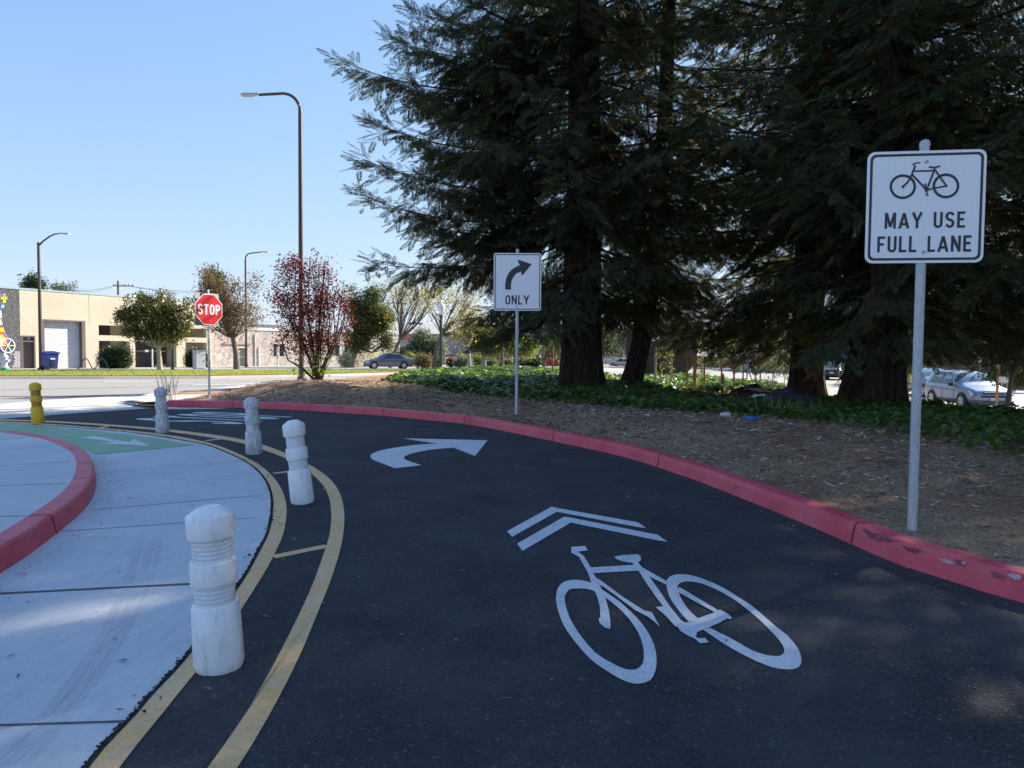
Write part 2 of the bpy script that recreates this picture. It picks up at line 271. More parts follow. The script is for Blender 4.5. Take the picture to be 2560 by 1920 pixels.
def tag(o, label=None, cat=None, group=None, kind=None):
    if label: o['label'] = label
    if cat: o['category'] = cat
    if group: o['group'] = group
    if kind: o['kind'] = kind
    return o
def empty(name, loc=(0, 0, 0), rz=0, label=None, cat=None, group=None):
    o = bpy.data.objects.new(name, None); COL.objects.link(o); o.location = loc; o.rotation_euler = (0, 0, rz); o.empty_display_size = .2
    tag(o, label, cat, group); return o
def copy_tree(o, parent=None):
    c = o.copy(); COL.objects.link(c); c.parent = parent
    for ch in list(o.children): copy_tree(ch, c)
    return c
def inpoly(x, y, poly):
    x = np.asarray(x, float); y = np.asarray(y, float); r = np.zeros(x.shape, bool); n = len(poly)
    for i in range(n):
        x1, y1 = poly[i][:2]; x2, y2 = poly[(i+1) % n][:2]
        if y1 == y2: continue
        c = ((y1 > y) != (y2 > y)) & (x < (x2-x1)*(y-y1)/(y2-y1)+x1); r ^= c
    return r
def resample(pts, n):
    P = [Vector(p) for p in pts]; L = [0]
    for i in range(len(P)-1): L.append(L[-1]+(P[i+1]-P[i]).length)
    out = []
    for k in range(n):
        t = L[-1]*k/(n-1); i = 0
        while i < len(L)-2 and L[i+1] < t: i += 1
        q = (t-L[i])/max(L[i+1]-L[i], 1e-9); out.append(P[i].lerp(P[i+1], min(q, 1)))
    return out
def smoothline(pts, it=2):
    P = [Vector(p) for p in pts]
    for _ in range(it):
        Q = [P[0]]
        for i in range(len(P)-1): Q += [P[i].lerp(P[i+1], .25), P[i].lerp(P[i+1], .75)]
        Q.append(P[-1]); P = Q
    return P
def sstep(a, b, x): t_ = np.clip((x-a)/(b-a), 0, 1); return t_*t_*(3-2*t_)
# ------------------------------------------------------------------ terrain functions
def zg(x, y):
    L = -.009*np.clip(y-25, 0, 125); Rr = -1.0*sstep(12, 28, y); s_ = sstep(6, 18, x)*sstep(10, 18, y); return L*(1-s_)+Rr*s_
KN = [(419.6, 1017), (500, 1017.5), (578, 1019.3), (680, 1022.5), (769.6, 1026.8), (880, 1034.5), (963.5, 1039.5), (1060, 1049.6), (1164.8, 1059.5), (1221.8, 1070.3), (1300, 1085.5), (1400, 1106.5), (1519, 1132), (1590, 1150), (1740, 1200), (1870, 1252), (2000, 1304), (2121.5, 1357), (2179.7, 1384.8), (2276, 1422.8), (2379.7, 1453), (2455.7, 1478.5), (2560, 1510)]
KERB = [Z(u, v, 0) for u, v in KN] + [Vector((3.4, 3.15, 0)), Vector((4.6, 2.1, 0)), Vector((7.5, .6, 0)), Vector((12, -1, 0))]
KERB = resample(smoothline(KERB, 2), 110)
TIP = [Z(320, 1008, 0), Z(355, 1016.5, 0), Z(390, 1017, 0)]
EDGE = [Z(320, 1006, 0), Z(372, 993.5, 0), Z(440, 987, 0), Z(500, 983, 0), Z(560, 975, 0), Vector((-8.3, 26.5, 0)), Vector((-5, 30.5, 0)), Vector((0, 34.5, 0)), Vector((4, 40, 0)), Vector((9, 46, 0)), Vector((12, 44, 0)), Vector((12.5, 32, 0)), Vector((15, 24, 0)), Vector((18, 19, 0)), Vector((21, 12, 0)), Vector((24, 4, 0)), Vector((24, -1, 0))]
EDGE[0].z = 0
ISL = [(p.x, p.y) for p in KERB] + [(p.x, p.y) for p in EDGE[::-1]] + [(p.x, p.y) for p in TIP]
KP = np.array([(p.x, p.y) for p in TIP + KERB]); EP = np.array([(p.x, p.y) for p in EDGE])
def dline(x, y, P):
    x = np.asarray(x, float); y = np.asarray(y, float); d = np.full(x.shape, 1e9)
    for i in range(len(P)-1):
        ax, ay = P[i]; bx, by = P[i+1]; vx, vy = bx-ax, by-ay; t_ = np.clip(((x-ax)*vx+(y-ay)*vy)/(vx*vx+vy*vy+1e-12), 0, 1)
        d = np.minimum(d, np.hypot(x-ax-t_*vx, y-ay-t_*vy))
    return d
CP = np.array([(-6, 20, .52), (-7.3, 17.2, .17), (-8.8, 18.5, .13), (-8.6, 22, .12), (-3, 20.5, .44), (-4, 16.2, .28), (-1, 18, .26), (.1, 12.2, .32), (-2, 14.5, .28), (1.9, 20, .28), (2, 16, .27), (3.8, 21.6, .28), (3, 12, .33), (0, 22.3, .33), (2.78, 4.9, .17), (2.6, 7.5, .22), (5, 10, .3), (5, 6, .2), (6, 14.5, .16), (5, 17.5, .08), (6.5, 19, .02), (4.5, 20, .10), (8.3, 15.8, .16), (9.4, 21, .05), (10, 12, .2), (9, 8, .12), (12, 14, .0), (14, 18, -.1), (12, 6, .05), (5.5, 22, .0), (0, 24.5, .44), (0, 27.5, .56), (-3, 26, .50), (2, 26.5, .46), (5.5, 27, .02), (7, 27, .0), (8, 30, 0), (5, 36, 0), (10, 38, 0)])
def zi(x, y):
    x = np.asarray(x, float); y = np.asarray(y, float); num = np.zeros(x.shape); den = np.zeros(x.shape)
    for cx_, cy_, cz in CP:
        w_ = 1/((x-cx_)**2+(y-cy_)**2+.8)**2; num += w_*cz; den += w_
    h = num/den; k = dline(x, y, KP); e = dline(x, y, EP); h = .135*(1-sstep(.1, 1.6, k)) + h*sstep(.1, 1.6, k)
    z0 = zg(x, y); edge = z0+.11
    hh = np.maximum(h, z0*sstep(14, 30, y)+h*(1-sstep(14, 30, y))) if False else h
    far = sstep(10, 15, x); hh = hh*(1-far)+(z0+.1)*far
    return edge*(1-sstep(.1, 3.0, e)) + hh*sstep(.1, 3.0, e)
FK = [(-500, 950), (0, 947), (260, 946.8), (520, 946), (700, 942.5), (860, 939), (980, 935.5), (1100, 932.8), (1250, 930), (1500, 927), (1800, 922)]
def march(u, v, f):
    d = ray(u, v); t0 = 1.5; t_ = t0; st = .5
    while t_ < 400:
        p = CAM + d*t_
        if p.z < f(p.x, p.y):
            lo, hi = t_-st, t_
            for _ in range(14):
                m_ = (lo+hi)/2; p = CAM+d*m_
                if p.z < f(p.x, p.y): hi = m_
                else: lo = m_
            return CAM+d*hi
        t_ += st
    return CAM+d*t_
def onzg(u, v, dz=0.0): return march(u, v, lambda x, y: float(zg(x, y))+dz)
def sfz(x, y): return float(zi(x, y)) if bool(inpoly(x, y, ISL)) else float(zg(x, y))
def G(u, v, dz=0.0):
    """where the line of sight through u,v meets the ground"""
    p = march(u, v, sfz); return Vector((p.x, p.y, sfz(p.x, p.y)))
def zw(x, y): return float(zg(x, y))+.12
def GW(u, v):
    p = onzg(u, v, .12); return Vector((p.x, p.y, zw(p.x, p.y)))
# ================================================================== SETTING
def grid(name, xs, ys, zf, mat, kind='structure'):
    X, Y = np.meshgrid(xs, ys); Zv = zf(X, Y); nx, ny = len(xs), len(ys)
    me = bpy.data.meshes.new(name); vs = np.stack([X, Y, Zv], -1).reshape(-1, 3)
    fs = [(j*nx+i, j*nx+i+1, (j+1)*nx+i+1, (j+1)*nx+i) for j in range(ny-1) for i in range(nx-1)]
    me.from_pydata(vs.tolist(), [], fs); me.materials.append(M(mat)); me.polygons.foreach_set('use_smooth', [True]*len(fs)); o = bpy.data.objects.new(name, me); COL.objects.link(o); tag(o, kind=kind); return o
xs = np.concatenate([[-1500, -600, -250, -120], np.arange(-80, 81, 2.0), [120, 250, 600, 1500]]); ys = np.concatenate([[-300, -60, -10], np.arange(0, 160, 2.0), [250, 600, 2500]])
ground = grid('ground', xs, ys, lambda x, y: zg(x, y)-.02, 'asphalt_old')
# lane asphalt
lane = MB(); lane.poly([Z(-700, 1085, 0), Z(-300, 1062, 0), Z(0, 1047.6, 0), Z(195, 1033, 0), Z(384, 1020, 0), Z(419, 1018, 0)] + KERB + [Vector((12, -6, 0)), Vector((-12, -6, 0)), Vector((-14, 4, 0))])
laneo = tag(lane.build('road', 'asphalt_new'), 'fresh black asphalt turn lane curving left along the red kerb', kind='structure')
ap = MB(); ap.poly([Z(u, v, .004) for u, v in [(-700, 1014), (0, 1010), (130, 999), (260, 991), (384, 986), (372, 994), (322, 1008.5), (352, 1017), (419, 1017.6), (384, 1019.6), (195, 1032.5), (0, 1047), (-300, 1061.5), (-700, 1084)]])
tag(ap.build('gutter_pavement', 'concrete_pale'), 'pale concrete gutter apron between the lane and the street', kind='structure')
# path
IL = [(224.4, 1920), (274.9, 1855.7), (330.2, 1803.6), (382.3, 1738.5), (440.9, 1680), (486.5, 1624.6), (545, 1545), (587.4, 1484.6), (620, 1437), (639.5, 1400), (658, 1365), (673, 1336), (680, 1305), (683.7, 1278), (684.5, 1243.6), (670, 1202), (642.5, 1171), (604.7, 1147), (549.7, 1123), (515, 1111), (457, 1101), (388, 1089), (309, 1079), (223, 1072), (120, 1064), (0, 1057.5), (-250, 1052)]
IR = [(299.3, 1920), (356.3, 1846), (408.3, 1784), (450.6, 1728.8), (489.7, 1683), (545, 1610), (600.4, 1530), (623, 1494), (655.7, 1442), (678.5, 1403), (694, 1370), (707.8, 1339.8), (713, 1313), (716.5, 1291.7), (716.5, 1262), (707.8, 1229.8), (687, 1195.5), (649, 1161), (601, 1137), (546, 1113.5), (481, 1097.6), (412, 1086), (299, 1074.2), (206, 1066.5), (110, 1059), (0, 1053.5), (-250, 1049)]
def ext(P): return [P[0]+(P[0]-P[1])*12] + P
IL3 = smoothline(ext([Z(u, v, 0) for u, v in IL]), 2); IR3 = smoothline(ext([Z(u, v, 0) for u, v in IR]), 2)
def offset(P, d):
    out = []
    for i, p in enumerate(P):
        a = P[max(i-1, 0)]; b = P[min(i+1, len(P)-1)]; t_ = (b-a).normalized(); out.append(p+Vector((t_.y, -t_.x, 0))*d)
    return out
pe = resample(offset(IL3, -.022), 420); rj = random.Random(3); pe = [p+Vector((rj.uniform(-.006, .006), rj.uniform(-.006, .006), .004)) for p in pe]
pa = MB(); pa.poly(pe + [Vector((-20, 14.5, .004)), Vector((-20, -1, .004)), Vector((-1.5, -1, .004))])
path = tag(pa.build('path', 'concrete_path'), 'pale concrete cycle path curving past the red kerbed median', kind='structure')
def strip(mb, A, B, n, z):
    A = resample(A, n); B = resample(B, n); o = len(mb.v); mb.add([(p.x, p.y, z) for p in A]+[(p.x, p.y, z) for p in B], [[i, i+n, i+n+1, i+1] for i in range(n-1)])
yl = MB(); strip(yl, IL3, IR3, 160, .004)
o = yl.build('yellow_line', 'paint_yellow', laneo)
OL = [(520.6, 1920), (580.9, 1836), (639.5, 1745), (701.3, 1631), (746.9, 1540), (782.7, 1461.8), (804.4, 1400), (817.6, 1361.7), (824.3, 1336.6), (828, 1307.7), (828.2, 1278.7), (825.3, 1253.6), (818.5, 1232.4), (808.9, 1215), (791.5, 1195.8), (764.5, 1172.6), (702.8, 1140.8), (656.5, 1124.4), (608.2, 1109), (558, 1098.8), (481, 1087.5), (388, 1075), (281.7, 1066.3), (206, 1061), (110, 1055.2), (0, 1051.5), (-250, 1047.5)]
OR = [(594, 1920), (612, 1895), (688.3, 1764.6), (753.4, 1634), (795.7, 1530), (825, 1458.6), (843.8, 1400), (851.3, 1373.3), (858, 1340.5), (861, 1307.7), (861, 1282.6), (857, 1253.6), (847.5, 1228.6), (834, 1207.3), (814.7, 1189), (791.5, 1172.6), (762.6, 1156.2), (700.8, 1127.3), (656.5, 1111.8), (608, 1099.3), (560, 1090.8), (481, 1080.2), (388, 1070.2), (275, 1061.5), (206, 1057), (110, 1051.6), (0, 1048.6), (-250, 1045)]
OL3 = smoothline(ext([Z(u, v, 0) for u, v in OL]), 2); OR3 = smoothline(ext([Z(u, v, 0) for u, v in OR]), 2)
yl = MB(); strip(yl, OL3, OR3, 160, .004); yl.build('yellow_line', 'paint_yellow', laneo)
for (a, b, w_) in (((683, 1393), (818, 1365.5), .085), ((684, 1184), (772, 1172.5), .08), ((513, 1102.3), (560, 1096.5), .1), ((240, 1071.8), (275, 1064.5), .1)):
    P = Z(*a, 0); Q = Z(*b, 0); d = (Q-P).normalized(); n_ = Vector((-d.y, d.x, 0))*w_/2; mb = MB(); mb.add([(*(P-n_).xy, .003), (*(Q-n_).xy, .003), (*(Q+n_).xy, .003), (*(P+n_).xy, .003)], [[0, 1, 2, 3]]); mb.build('yellow_cross_bar', 'paint_yellow', laneo)
# ---- bicycle and chevrons
def cx(pts, ox, oy, s, z=.004): return [Z(ox+x/s, oy+y/s, 0)+Vector((0, 0, z)) for x, y in pts]
def cr_smooth(pts, sub=4):
    n = len(pts); out = []
    for i in range(n):
        p0, p1, p2, p3 = [np.array(pts[(i+k-1) % n], float) for k in range(4)]
        for j in range(sub):
            t_ = j/sub; out.append(tuple(.5*((2*p1)+(-p0+p2)*t_+(2*p0-5*p1+4*p2-p3)*t_*t_+(-p0+3*p1-3*p2+p3)*t_**3)))
    return out
B = lambda p, z=.004: cx(p, 1240, 1200, 2.6976, z)
bk = MB()
w1o = [(405, 800), (415, 740), (445, 700), (500, 679), (570, 680), (640, 697), (700, 733), (770, 780), (840, 830), (900, 885), (960, 945), (1010, 1010), (1050, 1080), (1075, 1150), (1083, 1220), (1075, 1290), (1050, 1345), (1010, 1370), (950, 1380), (880, 1365), (800, 1325), (720, 1275), (640, 1215), (570, 1140), (510, 1065), (460, 990), (430, 920), (412, 860)]
w1i = [(463, 800), (475, 765), (500, 742), (550, 735), (610, 738), (665, 755), (735, 795), (800, 845), (850, 890), (900, 945), (945, 1010), (975, 1070), (992, 1130), (998, 1190), (990, 1240), (965, 1270), (930, 1285), (870, 1280), (800, 1250), (720, 1205), (650, 1150), (590, 1080), (540, 1010), (500, 940), (475, 870)]
bk.poly(B(cr_smooth(w1o)), [B(cr_smooth(w1i))])
w2o = [(1148, 700), (1165, 662), (1205, 643), (1260, 640), (1330, 650), (1420, 680), (1520, 725), (1620, 785), (1720, 850), (1810, 925), (1890, 995), (1960, 1050), (2010, 1105), (2045, 1160), (2060, 1215), (2050, 1258), (2010, 1280), (1950, 1282), (1870, 1270), (1780, 1237), (1680, 1190), (1580, 1135), (1500, 1085), (1420, 1030), (1340, 985), (1280, 940), (1215, 860), (1170, 790)]
w2i = [(1225, 718), (1250, 695), (1300, 688), (1360, 695), (1440, 722), (1530, 765), (1620, 820), (1710, 890), (1790, 960), (1860, 1030), (1910, 1085), (1940, 1135), (1942, 1168), (1915, 1190), (1870, 1192), (1800, 1180), (1720, 1150), (1640, 1105), (1560, 1060), (1440, 1000), (1360, 935), (1300, 880), (1255, 815), (1232, 762)]
bk.poly(B(cr_smooth(w2o)), [B(cr_smooth(w2i))])
parts = [[(508, 455), (598, 448), (620, 478), (552, 487), (592, 517), (640, 595), (660, 640), (697, 705), (735, 790), (760, 880), (772, 960), (770, 1008), (735, 1002), (700, 970), (692, 940), (705, 930), (700, 860), (685, 800), (665, 750), (640, 690), (620, 630), (560, 522), (508, 495)],
 [(635, 595), (930, 577), (965, 616), (650, 633)], [(797, 522), (850, 512), (955, 505), (975, 520), (978, 545), (955, 562), (915, 563), (860, 555), (815, 540)],
 [(918, 560), (955, 560), (990, 600), (1035, 660), (1100, 750), (1170, 855), (1250, 955), (1285, 975), (1232, 1005), (1190, 960), (1135, 868), (1075, 790), (1020, 710), (960, 615)],
 [(985, 595), (1150, 688), (1150, 713), (1015, 648)], [(1235, 728), (1500, 887), (1480, 902), (1222, 760)],
 [(1228, 1003), (1280, 972), (1365, 940), (1480, 898), (1510, 882), (1565, 912), (1592, 938), (1578, 948), (1560, 942), (1500, 975), (1440, 1000), (1355, 1035), (1348, 1070), (1385, 1078), (1410, 1073), (1435, 1105), (1375, 1110), (1343, 1080), (1300, 1062), (1245, 1028)],
 [(1075, 865), (1128, 860), (1152, 885), (1195, 935), (1250, 995), (1212, 1000), (1150, 930)], [(655, 655), (705, 685), (860, 800), (1000, 890), (1050, 900), (1105, 998), (1030, 935), (935, 885), (800, 782), (690, 705)]]
for i, p in enumerate(parts): bk.poly(B(p, .0045+.0004*i))
bk.build('bicycle_marking', 'paint_white', laneo)
for p in ([(75, 348), (375, 183), (430, 195), (955, 288), (1013, 326), (960, 321), (410, 217), (108, 387)], [(143, 432), (460, 250), (520, 260), (1090, 373), (1155, 420), (1080, 408), (505, 290), (178, 482)]):
    c_ = MB(); c_.poly(B(p)); c_.build('chevron_marking', 'paint_white', laneo)
ar = MB(); ar.poly(cx([(670, 402), (1785, 428), (1620, 635), (1340, 527), (1220, 533), (1100, 545), (1000, 558), (900, 575), (820, 593), (760, 610), (700, 635), (680, 655), (700, 682), (770, 710), (915, 757), (565, 797), (400, 733), (290, 692), (255, 670), (240, 642), (258, 610), (330, 575), (450, 545), (620, 518), (800, 492), (960, 480), (1120, 470), (900, 440)], 880, 1020, 5.267)); ar.build('turn_arrow_marking', 'paint_white', laneo)
# ---- lettering
def arc(cx_, cy_, rx, ry, a0, a1, n=8): return [(cx_+rx*math.cos(R(a0+(a1-a0)*i/n)), cy_+ry*math.sin(R(a0+(a1-a0)*i/n))) for i in range(n+1)]
def glyph(c):
    w_ = .52; h = .075; r = .26-h
    if c == 'M': return .66, [[(h, 0), (h, 1)], [(.66-h, 0), (.66-h, 1)], [(h+.02, .97), (.33, .12)], [(.64-h, .97), (.33, .12)]]
    if c == 'A': return .62, [[(.06, 0), (.31, .96)], [(.56, 0), (.31, .96)], [(.15, .27), (.47, .27)]]
    if c == 'Y': return .60, [[(.05, 1), (.30, .44)], [(.55, 1), (.30, .44)], [(.30, .5), (.30, 0)]]
    if c == 'U': return w_, [[(h, 1), (h, .26)] + arc(.26, .26, r, .26-h, 180, 360)[1:-1] + [(w_-h, .26), (w_-h, 1)]]
    if c == 'S': return w_, [arc(.26, .74, r, .26-h, 10, 180, 8) + arc(.26, .70, r, .19, 180, 250, 4)[1:] + arc(.26, .30, r, .19, 70, 0, 4) + arc(.26, .26, r, .26-h, 0, -170, 8)[1:]]
    if c == 'E': return .46, [[(h, 0), (h, 1)], [(h, 1-h), (.46, 1-h)], [(h, .52), (.40, .52)], [(h, h), (.46, h)]]
    if c == 'F': return .46, [[(h, 0), (h, 1)], [(h, 1-h), (.46, 1-h)], [(h, .50), (.38, .50)]]
    if c == 'L': return .44, [[(h, 0), (h, 1)], [(h, h), (.44, h)]]
    if c == 'N': return .56, [[(h, 0), (h, 1)], [(.56-h, 0), (.56-h, 1)], [(h+.01, .95), (.55-h, .05)]]
    if c == 'O': return w_, [arc(.26, .70, r, .30-h, 0, 180, 8) + arc(.26, .30, r, .30-h, 180, 360, 8), 'c']
    if c == 'T': return .50, [[(.25, 0), (.25, 1)], [(0, 1-h), (.50, 1-h)]]
    if c == 'P': return .50, [[(h, 0), (h, 1)], [(h, 1-h), (.27, 1-h)] + arc(.27, .70, .5-h-.27, .30-h, 90, -90, 8)[1:-1] + [(.27, .40+h), (h, .40+h)]]
    if c == 'D': return .52, [[(h, 0), (h, 1)], [(h, 1-h), (.24, 1-h)] + arc(.24, .66, .52-h-.24, .34-h, 90, 0, 5)[1:] + arc(.24, .34, .52-h-.24, .34-h, 0, -90, 5) + [(h, h)]]
    if c == 'I': return .15, [[(h, 0), (h, 1)]]
    if c == 'G': return w_, [arc(.26, .70, r, .30-h, 15, 180, 8) + arc(.26, .30, r, .30-h, 180, 360, 8) + [(w_-h, .46), (.28, .46)]]
    if c == 'R': return .52, [[(h, 0), (h, 1)], [(h, 1-h), (.27, 1-h)] + arc(.27, .72, .5-h-.27, .28-h, 90, -90, 8)[1:-1] + [(.27, .44+h), (h, .44+h)], [(.28, .5), (.47, 0)]]
    return .35, []
def text_width(s, gap=.16): return sum(glyph(c)[0] for c in s)+gap*(len(s)-1)
def write(mb, s, x, y, sx, sy, F, wd=.15, gap=.16, mi=0, dz=.0002):
    """F(x,y,k) -> 3D, k lifts each stroke a hair"""
    k = 0
    for c in s:
        adv, st = glyph(c); closed = st and st[-1] == 'c'; st = [q for q in st if q != 'c']
        for p in st:
            mb.ribbon(p, wd, (lambda a, b, kk=k, xx=x: F(xx+a*sx, y+b*sy, kk*dz)), closed=closed, mi=mi); k += 1
        x += (adv+gap)*sx
    return x
stp = MB(); up = Vector((-2.40, .83, 0)); rt = Vector((.327, .945, 0)); O = Vector((-5.05, 12.95, .004))
write(stp, 'STOP', 0, 0, .74, 1, lambda a, b, k: O+rt*a+up*b+Vector((0, 0, k)), wd=.15, gap=.2, dz=.0003)
stp.build('stop_marking', 'paint_white', laneo)
sb = MB(); P_ = [Z(419.6, 1018.3, .004), Z(577, 1020, .004), Z(540, 1022, .004), Z(470, 1023.3, .004), Z(419, 1023, .004), Z(392, 1019, .004)]; sb.poly(P_); sb.build('concrete_gutter_edge', 'concrete_pale', laneo)
# ---- path paint and joints
Gp = lambda p, z: [Z(x/2.9105, 900+y/2.9105, 0)+Vector((0, 0, z)) for x, y in p]
gr = MB(); gr.poly(Gp([(-600, 458), (0, 467), (200, 474), (400, 491), (650, 514), (900, 543), (1130, 573), (1300, 600), (1420, 622), (700, 690), (640, 660), (560, 650), (300, 620), (-600, 560)], .008)); gr.build('green_paint', 'paint_green', path)
a_ = MB(); a_.poly(Gp([(570, 568), (690, 560), (940, 605), (975, 580), (1095, 635), (715, 610), (830, 603)], .012)); a_.build('direction_arrow_marking', 'paint_white', path)
for a, b, w_ in (((230, 1276.5), (683, 1237), .01), ((-40, 1488.5), (486, 1461.5), .026), ((-60, 1819), (315, 1807), .012), ((149, 1330.5), (680, 1293.5), .009), ((240, 1183.5), (668, 1148), .008), ((430, 1084), (150, 1096), .01)):
    P = Z(*a, 0); Q = Z(*b, 0); d = (Q-P).normalized(); n_ = Vector((-d.y, d.x, 0))*w_/2
    if b[0] > 600: Q -= d*.12
    mb = MB(); zz = .0125 if a[0] == 430 else .0075; mb.add([(*(P-n_).xy, zz), (*(Q-n_).xy, zz), (*(Q+n_).xy, zz), (*(P+n_).xy, zz)], [[0, 1, 2, 3]]); mb.build('path_joint', 'groove', path)
concrete('scuffed_concrete', (.50, .505, .51), (.61, .61, .61), 2.0)
for k, (x0, x1) in enumerate(((1075, 180), (1010, 60), (930, -70))):
    pts = [(x0, 130), (x0-60, 400), (x0-250, 800), (x0-560, 1250), (x1, 1640)]; P = smoothline([Z(x/2.675, 1300+y/2.675, 0) for x, y in pts], 2); mb = MB()
    mb.ribbon([(p.x, p.y) for p in P], .045 if k else .03, lambda a, b: Vector((a, b, .0046+.0003*k))); mb.build('tyre_track', 'scuffed_concrete', path)
# ---- median
MO = [Z(u, v, 0) for u, v in [(-600, 1900), (-200, 1570), (0, 1434.6), (58, 1400), (147.7, 1331), (192.4, 1295), (226.8, 1257), (237, 1233), (242, 1209), (240.5, 1185)]] + [Z(u, v, .145) for u, v in [(225, 1127), (192.4, 1111), (148, 1094), (68.7, 1080), (0, 1074.5), (-250, 1066), (-700, 1060)]]
for p in MO: p.z = 0
MO = resample(smoothline(MO, 3), 120)
def kerb(name, line, side, mat, label):
    prof = [(0, 0), (.018, .10), (.028, .135), (.045, .15), (.172, .152), (.18, .148), (.185, .0)]; mb = MB(); n = len(line); vs = []
    for d, z in prof: vs += [(p.x, p.y, z) for p in offset(line, side*d)]
    fs = []
    for j in range(len(prof)-1):
        for i in range(n-1): q = [j*n+i, j*n+i+1, (j+1)*n+i+1, (j+1)*n+i]; fs.append(q if side < 0 else q[::-1])
    mb.add(vs, fs); o = mb.build(name, mat, smooth=False); tag(o, label, kind='structure'); return o, prof
k1, prof = kerb('kerb', KERB, -1, 'kerb_red', 'long red painted kerb along the mulched bed'); k2, _ = kerb('kerb', MO, -1, 'kerb_red', 'red painted kerb around the concrete median')
def joint(par, line, side, P, w_=.012, mat='kerb_groove'):
    i = min(range(len(line)), key=lambda k: (line[k]-P).length); i = min(max(i, 1), len(line)-2); t_ = (line[i+1]-line[i-1]).normalized(); nrm = Vector((t_.y, -t_.x, 0))*side; mb = MB(); vs = []
    for d, z in prof[:5]:
        for s_ in (-1, 1): vs.append(line[i]+nrm*(d-.003)+t_*s_*w_/2+Vector((0, 0, z+.003)))
    mb.add(vs, [[2*j, 2*j+1, 2*j+3, 2*j+2] for j in range(4)]); mb.build('kerb_joint', mat, par)
for u, v in ((581, 1019.5), (769, 1026.8), (963, 1039.5), (1164, 1059.5), (1380, 1102), (1655, 1172), (2121, 1357)): joint(k1, KERB, -1, Z(u, v, 0))
for u, v in ((147, 1331), (236, 1235), (241, 1190), (192, 1090)): joint(k2, MO, -1, Z(u, v, 0))
# tyre scuffs on the kerb corner by the tall sign
def kerb_at(u, v, h, d_=.005):
    P0 = Z(u, v, 0); i0 = min(range(1, len(KERB)-1), key=lambda k: (KERB[k]-P0).length); tt = (KERB[i0+1]-KERB[i0-1]).normalized(); nn = Vector((-tt.y, tt.x, 0)); P0 = KERB[i0]+tt*(P0-KERB[i0]).dot(tt)
    dd = np.interp(h, [0, .10, .135, .15], [0, .018, .028, .045]) if h <= .15 else .045+(h-.15); return P0+nn*(float(dd)-d_)+Vector((0, 0, min(h, .152)+.002))
def scuff(u0, v0, u1, v1, top, depth, nseg, gap):
    for s_ in range(nseg):
        a = s_/nseg; b = (s_+1-gap)/nseg; mb = MB(); q = []
        for t_ in (a, (a+b)/2, b): q.append((t_, top-.006*math.sin(9*t_)))
        for t_ in (b, (a+b)/2, a): q.append((t_-.25/nseg, top-depth*math.sin(math.pi*min(max(t_+.12, .05), .97))*(.85+.15*math.sin(31*t_))))
        ring = [kerb_at(u0+(u1-u0)*t_, v0+(v1-v0)*t_, h) for t_, h in q]; mb.add(ring, [[0, 1, 4, 5], [1, 2, 3, 4]]); mb.build('kerb_scuff', 'tyre_scuff', k1)
def chip_(u0, v0, u1, v1, h0, h1, seed, mat='chipped'):
    r_ = random.Random(seed); mb = MB(); n = 22; ring = []
    for k in range(n):
        an = 2*math.pi*k/n; rad = r_.uniform(.55, 1); q = .5+.5*rad*math.cos(an); ring.append(kerb_at(u0+(u1-u0)*q, v0+(v1-v0)*q, (h0+h1)/2+(h1-h0)/2*rad*math.sin(an)))
    c_ = sum(ring, Vector())/n; mb.add([c_]+ring, [[0, k+1, (k+1) % n+1] for k in range(n)]); mb.build('paint_chip' if mat == 'chipped' else 'kerb_scuff', mat, k1)
scuff(2150, 1370, 2250, 1411, .141, .05, 9, .13); scuff(2255, 1413, 2310, 1432, .128, .035, 6, .3)
chip_(2342, 1440, 2392, 1456, .095, .12, 1); chip_(2395, 1458, 2412, 1463, .115, .135, 2); chip_(2505, 1495, 2550, 1508, .11, .149, 3); chip_(2462, 1480, 2512, 1495, .095, .128, 4, 'tyre_scuff'); chip_(2375, 1452, 2410, 1462, .10, .14, 5, 'tyre_scuff')
# median pavement
mi_ = offset(MO, -.178); md = MB(); md.poly([(p.x, p.y, .144) for p in mi_] + [(-25, 11.5, .144), (-25, 1, .144)]); median = tag(md.build('median_pavement', 'concrete_path'), 'raised concrete median behind a red kerb', kind='structure')
for a, b in (((0, 1125), (158, 1113.5)), ((0, 1164.5), (182, 1155)), ((0, 1214), (165, 1209)), ((0, 1291.5), (66, 1290.5)), ((0, 1100), (80, 1092))):
    P = Z(*a, .144); Q = Z(*b, .144); d = (Q-P).normalized(); P -= d*3; n_ = Vector((-d.y, d.x, 0))*.005; mb = MB(); mb.add([(*(P-n_).xy, .147), (*(Q-n_).xy, .147), (*(Q+n_).xy, .147), (*(P+n_).xy, .147)], [[0, 1, 2, 3]]); mb.build('path_joint', 'groove', median)
# ---- planting bed (island)
bed = MB(); K = KERB; dl = [.16, .3, .5, .8, 1.2, 1.7]; n = len(K); vs = []
for d in dl:
    L_ = offset(K, -d); zz = zi(np.array([p.x for p in L_]), np.array([p.y for p in L_])); vs += [(p.x, p.y, float(z)) for p, z in zip(L_, zz)]
bed.add(vs, [[j*n+i, j*n+i+1, (j+1)*n+i+1, (j+1)*n+i] for j in range(len(dl)-1) for i in range(n-1)])
gs = .3; gx = np.arange(-11, 25, gs); gy = np.arange(-2, 47, gs); X, Y = np.meshgrid(gx, gy); Zv = zi(X, Y)
hx = np.sin(X*2.1+np.sin(Y*1.7)*1.5)*np.cos(Y*1.9)*.018; Zv = Zv+hx-.012
cxm = X[:-1, :-1]+gs/2; cym = Y[:-1, :-1]+gs/2; ok = inpoly(cxm, cym, ISL) & (dline(cxm, cym, KP) > 1.25) | (inpoly(cxm, cym, ISL) & (cxm < -8.35)); nx = len(gx); off = len(bed.v)
e = dline(cxm, cym, EP); bed.v += np.stack([X, Y, Zv], -1).reshape(-1, 3).tolist(); J, I = np.nonzero(ok)
